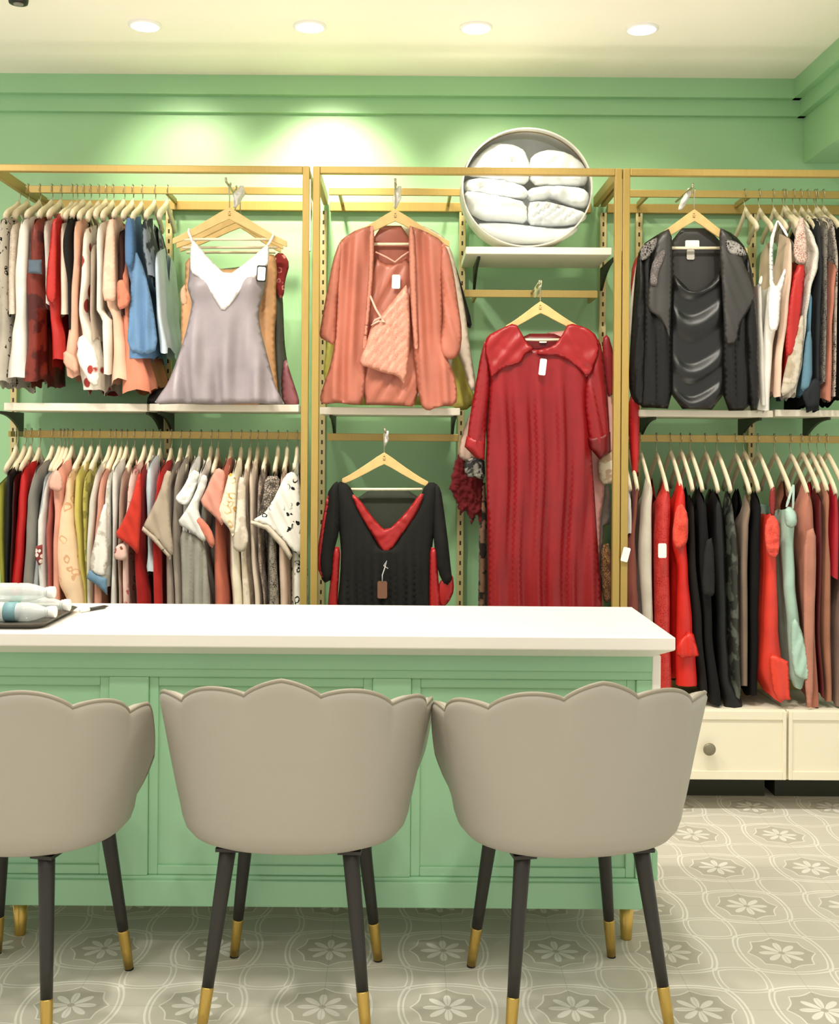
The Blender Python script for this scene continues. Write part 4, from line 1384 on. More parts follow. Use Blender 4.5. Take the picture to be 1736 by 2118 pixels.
def front_hanger(apex, le, re, bar_y, Y, label, hook_top, hook_px=None, thick=0.012, wood=None, group='wooden hangers facing out'):
    """a flat wooden hanger facing the room: shaped arms, a trouser bar and a wire hook over the rail arm"""
    wood = wood or M_woodf
    ax, ay = apex
    t = thing('wooden_hanger', label, 'hanger', at(ax, ay, Y), group)
    th = 24
    up, dn = [], []
    for k in range(13):
        s = k / 12
        q = 1 - abs(2 * s - 1)
        ex = le if s <= 0.5 else re
        f = q
        x = ex[0] + (ax - ex[0]) * f
        y = ex[1] + (ay - ex[1]) * (f ** 1.12)
        if abs(2 * s - 1) < 0.12:
            y += 1.5
        hw = 8 + 9 * f
        up.append((x, y))
        dn.append((x, y + hw * 1.45))
    poly = up + dn[::-1]
    P = [at(x, y, Y + thick / 2) for x, y in poly]
    mb = MB()
    n = len(P)
    mb.v += [p + Vector((0, -thick, 0)) for p in P] + P
    for k in range(12):
        a, b, c, d = k, k + 1, n - 2 - k, n - 1 - k
        mb.face([a, d, c, b])
        mb.face([n + a, n + b, n + c, n + d])
    for i in range(n):
        j = (i + 1) % n
        mb.face([i, j, n + j, n + i])
    obj('arms', mb, wood, t, bevel=0.002)
    obj('trouser_bar', MB().tube([at(le[0] + 12, bar_y, Y), at(re[0] - 12, bar_y, Y)], 0.006, 10), M_wood, t, smooth=True)
    # emblem pressed into the wood
    e = at(ax, ay + 13, Y - thick / 2 - 0.0006)
    eb = MB()
    for dx, dz, r in ((0, 0.006, 0.0045), (-0.004, -0.002, 0.003), (0.004, -0.002, 0.003), (0, -0.009, 0.006)):
        b = len(eb.v)
        for k in range(10):
            a = 2 * PI * k / 10
            eb.v.append(e + Vector((dx + r * math.cos(a), 0, dz + r * 0.5 * math.sin(a))))
        eb.face([b + k for k in range(10)])
    em = obj('emblem', eb, M_emb, t)
    em['label'] = 'small brown emblem'
    h = hook_top
    hx = at(ax, ay, Y).x
    z0 = at(ax, ay + 4, Y).z
    zt = at(ax, h, Y).z
    r = 0.016
    hk = [(hx, Y, z0), (hx, Y, z0 + (zt - z0) * 0.45)]
    c = Vector((hx, Y + 0.012, zt - r))
    for k in range(9):
        a = math.radians(-60 + 240 * k / 8)
        hk.append((hx + 0.004 * math.sin(a), Y + r * -math.cos(a) * 1.0 + r * 0.2, zt - r + r * math.sin(a)))
    hk = [hk[0], hk[1]] + hk[3:]
    obj('hook', MB().tube(hk, 0.0028, 8), M_hook, t, smooth=True)
    return t


def face_arm(px, py, label, y1=4.545):
    """a straight arm reaching out of the rail, with a crumpled white plastic wrap where the hooks bunch"""
    p = at(px, py, Y_FRONT)
    t = thing('face_out_arm', label, 'hook', (p.x, 4.7, p.z), 'face-out arms on the rails')
    obj('arm', MB().tube([(p.x, Y_RAIL - 0.008, p.z), (p.x, y1 + 0.012, p.z), (p.x, y1, p.z + 0.012)], 0.005, 10), M_hook, t, smooth=True)
    return t


def garment(name, label, cat, poly_parts, grp=None):
    allp = [q for pp in poly_parts if pp[1] != 'mesh' for q in (pp[1] if isinstance(pp[1][0], tuple) else [(pp[1][0], pp[1][1]), (pp[1][2], pp[1][3])])]
    cx = sum(q[0] for q in allp) / len(allp)
    cy = max(q[1] for q in allp)
    t = thing(name, label, cat, at(cx, cy, Y_FRONT + 0.02), grp)
    for pp in poly_parts:
        pn, outline, mt, kw = pp
        kw = dict(kw)
        lab = kw.pop('label', None)
        Yp = kw.pop('Y', Y_FRONT)
        if kw.pop('strap', None):
            e = obj(pn, ribbon(outline, Yp, kw.get('r', 0.004)), matof(mt), t, smooth=True)
        elif kw.pop('card', None):
            e = obj(pn, card(*outline[:4], Yp, outline[4] if len(outline) > 4 else 0), mt if not isinstance(mt, tuple) else fabric(*mt), t)
        else:
            e = obj(pn, cloth(outline, Yp, **kw), matof(mt), t, smooth=True)
        if lab:
            e['label'] = lab
    return t


def wrap(px, py, Y, label, mat, sx=0.022, sz=0.034, seed=0, sway=0.3):
    """crumpled plastic sleeve around bunched hanger hooks"""
    p = at(px, py, Y)
    mb = MB()
    nr, nc = 16, 22
    for j in range(nr + 1):
        v = j / nr
        for k in range(nc):
            a = 2 * PI * k / nc
            rad = 0.35 + 0.65 * math.sin(PI * min(0.97, max(0.06, v)) ** 0.9)
            n_ = 0.75 + 0.5 * noise.noise((math.cos(a) * 1.6, math.sin(a) * 1.6, v * 3.5 + seed))
            z = (0.5 - v) * 2 * sz
            mb.v.append(p + Vector((math.cos(a) * sx * rad * n_ - z * sway * -1, math.sin(a) * 0.03 * rad * n_, z)))
    for j in range(nr):
        for k in range(nc):
            l = (k + 1) % nc
            mb.face([j * nc + k, (j + 1) * nc + k, (j + 1) * nc + l, j * nc + l])
    mb.face([k for k in range(nc)])
    mb.face([nr * nc + k for k in range(nc)][::-1])
    o = obj('plastic_wrap', mb, mat, smooth=True)
    tag(o, label, 'wrapper', 'crumpled plastic wraps on the hanger hooks')
    return o


M_grn = paint('greenish_hook_sleeve', 'B9BE8C', 0.3, 0.05, 0.1)

# ---------------------------------------------------------------- lilac camisole
face_arm(473, 383, 'straight arm carrying the hangers of the lilac camisole')
front_hanger((475, 428), (358, 494), (594, 500), 495, 4.615, 'wooden hanger carrying the lilac camisole', 378)
wrap(493, 407, 4.66, 'crumpled white plastic around the hooks above the lilac camisole', M_plas, 0.024, 0.045, 1, 0.35)
LIL = S('9F9599', 'satin')
LAC = S('E9E4E0', 'cotton', 'lace', 'F8F5F1', 0.7)
garment('hanging_camisole', 'lilac satin camisole with white lace neckline facing out on a wooden hanger', 'camisole', [
    ('body', [(393, 530), (391, 570), (387, 595), (393, 612), (398, 628), (392, 655), (384, 690), (366, 745), (346, 795), (331, 815), (317, 837), (380, 835), (450, 838), (520, 834), (590, 838), (583, 825), (570, 800), (556, 745), (541, 690), (535, 655), (538, 630), (547, 602), (551, 575), (555, 545), (553, 508), (512, 545), (471, 573), (432, 540), (402, 506)],
     LIL, dict(Y=4.605, infl=.03, back=.012, w=44, step=7, fold=both(vfold(.022, 58, 0, 0.4, fan=.5, cx=455, grow=(620, 760)), bumps([(413, 600, 24, .03), (523, 596, 24, .03)])))),
    ('lace_trim', [(393, 530), (396, 498), (403, 498), (432, 535), (470, 571), (512, 541), (552, 505), (557, 512), (556, 545), (548, 553), (534, 574), (511, 577), (498, 600), (479, 628), (461, 645), (446, 622), (428, 592), (412, 575), (394, 562)],
     LAC, dict(Y=4.568, infl=.006, back=.002, w=10, step=5, fold=vfold(.003, 14, .6), label='white lace neckline')),
    ('strap', [(399, 503, 4.575), (395, 492, 4.58), (390, 480, 4.604), (391, 474, 4.618)], LAC, dict(Y=4.58, strap=True, r=.005)),
    ('strap', [(553, 508, 4.575), (560, 498, 4.58), (566, 486, 4.604), (567, 478, 4.618)], LAC, dict(Y=4.58, strap=True, r=.005)),
    ('price_tag', (531, 549, 551, 583, 0.06), M_black, dict(Y=4.560, card=True, label='dark edged swing tag')),
    ('tag_face', (533, 552, 549, 580, 0.06), M_card, dict(Y=4.557, card=True, label='white tag face')),
])
garment('hanging_nightdress', 'peach satin nightdress directly behind the lilac camisole', 'nightdress', [
    ('body', [(384, 530), (420, 545), (470, 560), (530, 545), (566, 520), (574, 555), (571, 600), (573, 640), (568, 690), (571, 760), (578, 837), (372, 837), (374, 740), (374, 620), (382, 590)],
     S('DDA878', 'satin'), dict(Y=4.69, infl=.02, back=.006, fold=vfold(.009, 22))),
    ('sleeve', [(372, 600), (384, 585), (390, 620), (388, 634), (374, 630)], S('E3B896', 'cotton', 'floral', 'C9977A'), dict(Y=4.68, infl=.01, step=5)),
])
front_hanger((487, 436), (366, 503), (586, 505), 512, 4.70, 'wooden hanger just behind the lilac camisole hanger', 384)
garment('hanging_robe', 'charcoal and mauve robe at the back behind the lilac camisole', 'robe', [
    ('body', [(420, 560), (560, 545), (578, 565), (585, 610), (588, 690), (590, 722), (600, 780), (619, 828), (619, 838), (304, 838), (306, 820), (322, 805), (345, 800), (400, 700)],
     S('55544A', 'satin'), dict(Y=4.78, infl=.02, back=.006, fold=vfold(.008, 24))),
    ('hem_panel', [(590, 735), (602, 775), (619, 826), (619, 838), (586, 838), (580, 790)], S('A3646A', 'satin'), dict(Y=4.755, infl=.01, label='mauve hem panel')),
    ('sleeve', [(560, 545), (573, 522), (588, 524), (600, 546), (590, 580), (587, 615), (576, 618), (566, 590)], S('8E2E2E', 'cotton', 'floral', 'D9897E', 1.0), dict(Y=4.745, infl=.014, step=5, fold=crumple(.01, 10), label='dark red floral sleeve')),
    ('hem_corner', [(303, 838), (306, 819), (324, 804), (346, 800), (346, 838)], S('151413', 'satin'), dict(Y=4.75, infl=.01, label='black hem corner')),
])
front_hanger((497, 446), (374, 510), (582, 512), 522, 4.79, 'wooden hanger at the back behind the lilac camisole', 388)

# ---------------------------------------------------------------- coral robe set
face_arm(818, 385, 'straight arm carrying the hangers of the coral robe')
front_hanger((818, 432), (705, 497), (930, 500), 505, 4.625, 'wooden hanger carrying the coral satin robe', 380)
wrap(822, 408, 4.655, 'crumpled white plastic around the hooks above the coral robe', M_plas, 0.022, 0.045, 5, 0.2)
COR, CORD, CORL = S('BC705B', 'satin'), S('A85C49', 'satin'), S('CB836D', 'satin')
garment('hanging_robe', 'coral satin robe and matching nightdress set facing out on a wooden hanger', 'robe', [
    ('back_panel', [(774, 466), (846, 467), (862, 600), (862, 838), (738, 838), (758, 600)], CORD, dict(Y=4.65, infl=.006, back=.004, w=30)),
    ('nightdress', [(774, 530), (795, 545), (818, 545), (846, 528), (866, 620), (872, 842), (800, 838), (745, 838), (752, 640)], S('B66A54', 'satin'), dict(Y=4.622, infl=.012, back=.004, w=30, step=7, fold=vfold(.006, 34, .6, 2))),
    ('front_panel', [(775, 466), (742, 472), (703, 497), (699, 520), (697, 615), (696, 650), (692, 715), (682, 760), (668, 800), (661, 826), (668, 837), (700, 833), (730, 838), (752, 836), (758, 730), (766, 640), (772, 560)],
     COR, dict(Y=4.605, infl=.009, back=.005, w=9, step=6, fold=vfold(.014, 42, .04, 0.5))),
    ('front_panel', [(845, 466), (880, 478), (915, 497), (919, 520), (915, 600), (917, 640), (914, 700), (925, 740), (940, 775), (946, 810), (944, 838), (905, 842), (885, 851), (869, 838), (851, 700), (848, 560)],
     COR, dict(Y=4.605, infl=.009, back=.005, w=9, step=6, fold=vfold(.014, 42, -.04, 1.5))),
    ('collar_band', [(775, 466), (764, 470), (763, 560), (757, 640), (750, 720), (757, 722), (766, 640), (773, 560)], CORL, dict(Y=4.575, infl=.007, back=.003, w=8, step=5)),
    ('collar_band', [(845, 466), (857, 470), (861, 560), (863, 640), (866, 720), (857, 722), (850, 640), (847, 560)], CORL, dict(Y=4.575, infl=.007, back=.003, w=8, step=5)),
    ('sleeve', [(703, 497), (712, 510), (705, 560), (697, 620), (696, 660), (693, 716), (675, 706), (660, 697), (664, 670), (675, 610), (688, 540)], COR, dict(Y=4.60, infl=.02, back=.012, w=18, step=6, fold=vfold(.006, 26, .3, 1))),
    ('sleeve', [(915, 497), (928, 520), (938, 560), (947, 620), (957, 690), (951, 735), (930, 746), (908, 734), (911, 700), (917, 660), (914, 600), (910, 540)], COR, dict(Y=4.60, infl=.02, back=.012, w=18, step=6, fold=vfold(.007, 26, -.3, 2))),
    ('lace_wrap', [(740, 753), (756, 715), (769, 672), (790, 650), (820, 612), (846, 583), (849, 700), (840, 797), (820, 776), (795, 772), (768, 762)], S('CF8871', 'satin', 'lace', 'DA9982', 0.7), dict(Y=4.575, infl=.014, back=.005, w=16, step=6, fold=vfold(.006, 18, .9, 0), label='coral lace wrap panel')),
    ('strap', [(777, 521, 4.600), (800, 532, 4.600), (817, 542, 4.600), (832, 530, 4.600), (846, 521, 4.600)], S('E8AE98', 'satin'), dict(strap=True, r=.0035)),
    ('ribbon', [(766, 612, 4.575), (778, 640, 4.565), (796, 668, 4.556), (784, 664, 4.556), (768, 672, 4.56), (776, 662, 4.556), (790, 656, 4.556)], S('EDB7A2', 'satin'), dict(strap=True, r=.0045, label='pale ribbon tie')),
    ('price_tag', (811, 568, 828, 597, 0.03), M_card, dict(Y=4.585, card=True, label='white swing tag')),
])
garment('hanging_shirt', 'ivory long shirt whose shoulder and sleeve show behind the coral robe', 'shirt', [
    ('body', [(830, 470), (850, 464), (885, 469), (925, 494), (940, 540), (940, 700), (930, 820), (720, 820), (715, 560), (740, 490)], S('EBDFCC', 'satin'), dict(Y=4.72, infl=.02, fold=vfold(.006, 30))),
    ('sleeve', [(915, 490), (932, 510), (948, 570), (962, 640), (973, 720), (986, 800), (985, 809), (970, 806), (955, 745), (925, 690)], S('E6D3BF', 'satin'), dict(Y=4.69, infl=.02, fold=vfold(.008, 18))),
])
garment('hanging_nightdress', 'mustard nightdress showing under both sides of the coral robe', 'nightdress', [
    ('body', [(690, 640), (920, 640), (950, 735), (966, 770), (975, 805), (987, 830), (960, 852), (930, 838), (690, 838), (668, 778), (672, 740), (678, 700)], S('C5BA58', 'satin'), dict(Y=4.78, infl=.02, fold=vfold(.008, 22))),
])
garment('hanging_slip', 'thin black slip at the very back behind the coral robe', 'slip', [
    ('body', [(900, 510), (925, 520), (942, 545), (958, 600), (977, 668), (973, 682), (962, 670), (945, 690), (850, 700), (850, 560)], S('24211F', 'satin'), dict(Y=4.82 - 0.02, infl=.012, back=.004, fold=vfold(.005, 20))),
])

# ---------------------------------------------------------------- black and red nightgown
face_arm(797, 893, 'straight arm carrying the hanger of the black and red nightgown')
front_hanger((795, 934), (708, 990), (886, 996), 1012, 4.63, 'wooden hanger carrying the black and red nightgown', 888)
wrap(799, 907, 4.66, 'clear wisp of plastic around the hook above the black nightgown', M_plas, 0.012, 0.032, 9, 0.15)
BK, RD = S('1F1E1C', 'cotton'), S('A61C1E', 'satin')
garment('hanging_nightgown', 'black nightgown with red satin V neckline and red sleeve slits', 'nightgown', [
    ('back_panel', [(726, 1016), (882, 1016), (884, 1120), (800, 1185), (728, 1120)], S('3B3E33'), dict(Y=4.665, infl=.004, back=.003, label='dark olive inside back')),
    ('body', [(699, 994), (722, 1002), (736, 1030), (765, 1085), (797, 1144), (835, 1085), (865, 1040), (882, 998), (904, 998), (910, 1030), (903, 1080), (894, 1130), (890, 1200), (892, 1260), (896, 1450), (688, 1450), (697, 1260), (704, 1190), (706, 1130), (696, 1060), (690, 1022)],
     BK, dict(Y=4.61, infl=.03, back=.012, w=28, step=7, fold=vfold(.010, 17, 0, 1.0, grow=(1060, 1220)))),
    ('neck_lining', [(726, 1020), (742, 1030), (775, 1075), (800, 1100), (840, 1060), (869, 1020), (878, 1022), (864, 1060), (836, 1100), (806, 1142), (792, 1142), (765, 1097), (740, 1056)], RD, dict(Y=4.585, infl=.008, back=.003, w=9, step=5, fold=crumple(.006, 18), label='red satin neck lining')),
    ('sleeve', [(700, 994), (690, 1000), (677, 1020), (669, 1080), (660, 1140), (658, 1165), (668, 1208), (688, 1198), (691, 1140), (702, 1100), (706, 1040)], BK, dict(Y=4.60, infl=.028, back=.014, w=18, step=6, fold=vfold(.005, 18))),
    ('sleeve_lining', [(677, 1021), (683, 1032), (673, 1090), (665, 1165), (669, 1202), (652, 1166), (656, 1142), (666, 1080)], RD, dict(Y=4.588, infl=.007, back=.003, w=7, step=5, label='red sleeve lining')),
    ('sleeve', [(900, 997), (912, 1011), (918, 1050), (926, 1110), (934, 1185), (936, 1200), (922, 1216), (906, 1182), (898, 1130), (895, 1060)], BK, dict(Y=4.60, infl=.028, back=.014, w=18, step=6, fold=vfold(.005, 16))),
    ('cuff', [(921, 1196), (937, 1185), (940, 1222), (929, 1246), (912, 1260), (904, 1230), (909, 1202)], RD, dict(Y=4.605, infl=.012, step=5, fold=vfold(.004, 10), label='red cuff')),
    ('side_panel', [(689, 1132), (705, 1130), (701, 1200), (698, 1260), (694, 1450), (670, 1450), (678, 1250), (685, 1185)], RD, dict(Y=4.60, infl=.012, w=10, step=6, label='red side panel')),
    ('side_panel', [(889, 1130), (906, 1136), (906, 1182), (912, 1260), (917, 1450), (886, 1450), (888, 1200)], RD, dict(Y=4.60, infl=.012, w=10, step=6, label='red side panel')),
    ('price_tag', (781, 1202, 801, 1238, 0.0), paint('brown_card', '7A5440', 0.6), dict(Y=4.565, card=True, label='brown swing tag')),
    ('tag_ribbon', [(791, 1203, 4.562), (791, 1190, 4.56), (797, 1172, 4.56), (800, 1160, 4.562), (794, 1170, 4.56), (803, 1176, 4.56)], S('D8D6D0', 'satin'), dict(strap=True, r=.002, label='silver tag ribbon')),
])

# ---------------------------------------------------------------- long red gown
face_arm(1112, 592, 'straight arm carrying the hanger of the long red gown')
front_hanger((1118, 622), (1046, 674), (1196, 674), 703, 4.615, 'wooden hanger carrying the long red gown', 586)
wrap(1113, 598, 4.66, 'greenish clear plastic around the hook above the long red gown', M_grn, 0.016, 0.036, 13, 0.3)
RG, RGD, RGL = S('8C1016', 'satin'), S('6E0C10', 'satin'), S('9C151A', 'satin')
garment('hanging_gown', 'long crimson gown with wide collar and pleated skirt facing out', 'gown', [
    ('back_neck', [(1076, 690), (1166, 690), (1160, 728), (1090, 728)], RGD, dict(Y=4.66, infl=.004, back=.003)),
    ('neck_label', (1116, 702, 1131, 709, 0), M_card, dict(Y=4.645, card=True, label='white neck label')),
    ('body', [(1018, 705), (1070, 715), (1105, 724), (1150, 720), (1225, 692), (1222, 760), (1213, 830), (1222, 900), (1232, 1050), (1240, 1170), (1246, 1258), (1252, 1448), (1003, 1448), (1010, 1258), (1009, 1100), (1005, 960), (1007, 900), (1011, 800), (1013, 740)],
     RG, dict(Y=4.61, infl=.025, back=.012, w=26, step=7, fold=vfold(.013, 41, .0, 0.7, fan=.10, cx=1120, grow=(720, 860)))),
    ('collar', [(1066, 667), (1080, 690), (1093, 712), (1107, 722), (1087, 731), (1078, 752), (1050, 757), (1030, 769), (1016, 784), (1010, 752), (1002, 720), (1007, 695), (1035, 680)], RGL, dict(Y=4.572, infl=.008, back=.004, w=9, step=5, fold=both(vfold(.004, 44, .8), crumple(.008, 40)))),
    ('collar', [(1176, 667), (1215, 678), (1236, 695), (1241, 730), (1217, 784), (1200, 763), (1170, 741), (1147, 734), (1120, 736), (1104, 726), (1146, 716), (1164, 692)], RGL, dict(Y=4.572, infl=.008, back=.004, w=9, step=5, fold=both(vfold(.004, 44, -.8), crumple(.008, 40, 3)))),
    ('sleeve', [(1005, 697), (1016, 740), (1013, 800), (1006, 880), (1003, 945), (985, 944), (965, 920), (972, 860), (985, 790), (994, 735)], RG, dict(Y=4.60, infl=.024, back=.014, w=20, step=6, fold=vfold(.008, 20, .2))),
    ('cuff', [(966, 900), (1004, 912), (1003, 952), (985, 948), (961, 924)], RGL, dict(Y=4.598, infl=.026, back=.01, w=20, step=5, smooth=0, aniso=10)),
    ('sleeve', [(1236, 695), (1246, 720), (1255, 790), (1260, 860), (1263, 930), (1240, 944), (1222, 925), (1213, 870), (1207, 820), (1216, 760)], RG, dict(Y=4.60, infl=.024, back=.014, w=20, step=6, fold=vfold(.008, 22, -.2, 2))),
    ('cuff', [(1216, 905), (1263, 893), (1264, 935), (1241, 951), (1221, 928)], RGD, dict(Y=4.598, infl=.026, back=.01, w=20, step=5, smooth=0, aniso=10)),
    ('price_tag', (1116, 742, 1130, 776, 0.12), M_card, dict(Y=4.555, card=True, label='white swing tag')),
])
garment('hanging_robe', 'wine robe with feathery sleeve hem behind the red gown', 'robe', [
    ('body', [(1000, 760), (1240, 760), (1240, 1440), (1030, 1440), (1010, 1000)], S('5B1518', 'satin'), dict(Y=4.80, infl=.01, back=.004)),
    ('sleeve', [(975, 845), (1000, 850), (998, 950), (962, 956), (947, 942), (955, 900)], S('C4A594', 'satin'), dict(Y=4.70, infl=.02, step=5, fold=vfold(.005, 14), label='blush sleeve')),
    ('bow', [(958, 958), (975, 946), (1002, 944), (1004, 994), (985, 988), (964, 986)], S('2B2826', 'satin', 'blotch', 'A9A49A', 1.0), dict(Y=4.67, infl=.02, step=5, fold=crumple(.02, 9), label='black and silver bow')),
    ('feather_trim', [(948, 938), (975, 950), (1000, 960), (1002, 1050), (996, 1092), (986, 1064), (976, 1084), (966, 1056), (952, 1064), (945, 1040), (930, 1012), (938, 966)], S('67191B', 'cotton'), dict(Y=4.74, infl=.02, step=4, ragged=2.2, smooth=0, fold=crumple(.02, 7), label='dark red feather trim')),
])
garment('hanging_gown', 'pink gown with cream floral cuff at the edge behind the red gown', 'gown', [
    ('body', [(1110, 690), (1210, 680), (1248, 720), (1254, 800), (1254, 1000), (1240, 1090), (1240, 1440), (1110, 1440)], S('D99A92', 'satin'), dict(Y=4.72, infl=.01, back=.004)),
    ('sleeve', [(1245, 740), (1256, 745), (1268, 820), (1273, 935), (1246, 945), (1244, 850)], S('E2A79C', 'satin'), dict(Y=4.70, infl=.02, step=5, fold=vfold(.005, 12))),
    ('cuff', [(1236, 948), (1256, 936), (1274, 932), (1272, 1000), (1240, 1002)], S('EFE2C4', 'cotton', 'blotch', 'C9A98A', 0.8), dict(Y=4.69, infl=.016, step=5, label='cream floral cuff')),
    ('shoulder', [(1246, 700), (1258, 690), (1270, 730), (1270, 815), (1256, 822), (1248, 760)], S('8E1B22', 'satin'), dict(Y=4.685, infl=.012, step=5, label='crimson shoulder')),
])
garment('hanging_nightdress', 'patterned nightdress with fur-like edge behind the red gown', 'nightdress', [
    ('body', [(1030, 900), (1225, 900), (1240, 1010), (1262, 1000), (1264, 1084), (1246, 1090), (1244, 1440), (1000, 1440), (1004, 1000)], S('7E7268'), dict(Y=4.765, infl=.008, back=.004)),
    ('edge_trim', [(993, 1000), (1007, 998), (1006, 1200), (1003, 1446), (987, 1446), (990, 1200)], S('8C6A54', 'cotton', 'blotch', '2E2420', 1.2), dict(Y=4.74, infl=.014, w=8, step=5, ragged=0.8, label='brown mottled edge trim')),
    ('lace_edge', [(1243, 1128), (1264, 1122), (1266, 1240), (1250, 1250), (1243, 1200)], S('B88A5A', 'cotton', 'lace', '5A3A24', 0.8), dict(Y=4.74, infl=.01, step=5, label='brown lace edge')),
])

# ---------------------------------------------------------------- black satin robe set
face_arm(1424, 395, 'straight arm carrying the hangers of the black satin robe')
front_hanger((1436, 432), (1330, 505), (1545, 515), 513, 4.625, 'wooden hanger carrying the black satin robe', 390)
wrap(1417, 412, 4.655, 'crumpled white plastic around the hooks above the black robe', M_plas, 0.020, 0.045, 21, -0.1 + 0.55)
BS, BSL = S('131211', 'satin'), S('3F3C3A', 'satin')
garment('hanging_robe', 'black satin robe with lace shoulders over a cowl-neck slip facing out', 'robe', [
    ('back_panel', [(1389, 472), (1488, 472), (1500, 600), (1498, 640), (1386, 640), (1385, 600)], S('33302E', 'satin'), dict(Y=4.66, infl=.004, back=.003)),
    ('neck_label', (1418, 497, 1447, 512, 0), M_card, dict(Y=4.648, card=True, label='white brand label')),
    ('care_label', (1421, 516, 1437, 537, 0), paint('grey_care_label', 'C2BDB2', 0.6), dict(Y=4.648, card=True, label='grey care label')),
    ('slip', [(1388, 562), (1412, 585), (1432, 605), (1465, 592), (1497, 550), (1500, 700), (1497, 848), (1388, 846), (1386, 700)], S('131313', 'gloss'), dict(Y=4.615, infl=.016, back=.005, w=16, step=4.5, fold=cowl(.018, 1440, 70, 78, 590))),
    ('front_panel', [(1390, 470), (1360, 485), (1326, 508), (1323, 540), (1319, 700), (1314, 800), (1322, 843), (1355, 844), (1390, 846), (1391, 700), (1391, 560)], BS, dict(Y=4.605, infl=.022, back=.01, w=24, step=7, fold=vfold(.009, 28, 0, 2))),
    ('front_panel', [(1487, 470), (1520, 485), (1545, 515), (1551, 560), (1553, 700), (1556, 800), (1550, 849), (1496, 850), (1494, 700), (1492, 560)], BS, dict(Y=4.605, infl=.022, back=.01, w=24, step=7, fold=vfold(.009, 26, 0, 1))),
    ('sleeve', [(1326, 508), (1336, 560), (1337, 650), (1334, 838), (1318, 838), (1302, 815), (1301, 760), (1308, 650), (1316, 545)], BS, dict(Y=4.60, infl=.03, back=.014, w=16, step=6, fold=vfold(.006, 16, .2))),
    ('sleeve', [(1545, 515), (1558, 570), (1566, 640), (1571, 740), (1572, 847), (1548, 850), (1541, 700), (1538, 580)], BS, dict(Y=4.60, infl=.03, back=.014, w=16, step=6, fold=vfold(.006, 16, -.2))),
    ('lapel', [(1390, 470), (1362, 486), (1352, 540), (1340, 600), (1338, 640), (1362, 655), (1380, 682), (1386, 700), (1390, 600), (1391, 560)], BSL, dict(Y=4.572, infl=.010, back=.004, w=14, step=6, fold=vfold(.003, 24))),
    ('lapel', [(1487, 470), (1502, 476), (1530, 520), (1554, 580), (1562, 622), (1545, 648), (1530, 672), (1525, 710), (1500, 713), (1497, 650), (1492, 560)], BSL, dict(Y=4.572, infl=.010, back=.004, w=14, step=6, fold=vfold(.004, 26, -.5))),
    ('lace_motif', [(1374, 514), (1379, 526), (1362, 562), (1361, 591), (1344, 592), (1347, 550), (1358, 528)], S('8C8280', 'cotton', 'lace', '5B5553', 0.7), dict(Y=4.557, infl=.004, back=.002, w=6, step=4, label='grey lace motif')),
    ('lace_shoulder', [(1500, 494), (1526, 500), (1543, 518), (1544, 530), (1512, 526), (1504, 515)], S('2A2827', 'cotton', 'lace', 'A7A19C', 0.6), dict(Y=4.56, infl=.006, back=.002, w=8, step=4, label='lace shoulder inset')),
    ('lace_shoulder', [(1324, 512), (1345, 497), (1362, 490), (1358, 512), (1340, 535), (1325, 540)], S('2A2827', 'cotton', 'lace', '8F8985', 0.6), dict(Y=4.57, infl=.006, back=.002, w=8, step=4, label='lace shoulder inset')),
])
garment('hanging_robe', 'red satin robe peeking out behind the black robe beside the gold post', 'robe', [
    ('body', [(1330, 515), (1550, 530), (1550, 700), (1340, 720), (1310, 700), (1304, 600), (1308, 545)], S('B03A30', 'satin'), dict(Y=4.72, infl=.02, back=.005)),
    ('sleeve', [(1301, 820), (1316, 816), (1324, 835), (1323, 900), (1322, 950), (1318, 990), (1308, 985), (1303, 930), (1300, 880)], S('C5181A', 'satin'), dict(Y=4.70, infl=.022, back=.01, w=12, step=5, fold=vfold(.006, 11, .1))),
    ('lining', [(1322, 520), (1330, 530), (1318, 620), (1310, 700), (1302, 705), (1302, 650), (1308, 590)], S('EFE2D2', 'satin'), dict(Y=4.685, infl=.01, step=5, label='cream lining edge')),
])

# ================================================================== ROUND CASE OF BEDDING
def glassy():
    t = NT('clear_case_film')
    tr_ = t.n('ShaderNodeBsdfTransparent')
    tr_.inputs[0].default_value = (0.97, 0.98, 0.98, 1)
    g = t.n('ShaderNodeBsdfGlossy')
    g.inputs['Roughness'].default_value = 0.08
    mx = t.n('ShaderNodeMixShader')
    mx.inputs[0].default_value = 0.05
    t.t.links.new(tr_.outputs[0], mx.inputs[1])
    t.t.links.new(g.outputs[0], mx.inputs[2])
    t.t.links.new(mx.outputs[0], t.out.inputs[0])
    return t.m


M_film = glassy()
M_bed = S('F3F6F6', 'cotton')
M_zip = metal('case_zip', '8A7048', 0.4)
YC = 4.70
cc = at(1091, 386, YC)
RXc, RZc = 136 * YC / F, (at(1091, 264, YC).z - ZS_C) / 2
cz = ZS_C + RZc + 0.001
case = thing('bedding_case', 'round clear zipped case of folded white bedding standing on the white shelf', 'case', (cc.x, YC + 0.08, ZS_C))


def disc(y, k=1.0, n=72, bulge=0.0):
    mb = MB()
    rings = 8
    mb.v.append(Vector((cc.x, y - bulge, cz)))
    for r in range(1, rings + 1):
        f = r / rings
        for i in range(n):
            a = 2 * PI * i / n
            mb.v.append(Vector((cc.x + RXc * k * f * math.cos(a), y - bulge * (1 - f * f), cz + RZc * k * f * math.sin(a))))
    for i in range(n):
        j = (i + 1) % n
        mb.face([0, 1 + i, 1 + j])
        for r in range(rings - 1):
            b0, b1 = 1 + r * n, 1 + (r + 1) * n
            mb.face([b0 + i, b1 + i, b1 + j, b0 + j])
    return mb


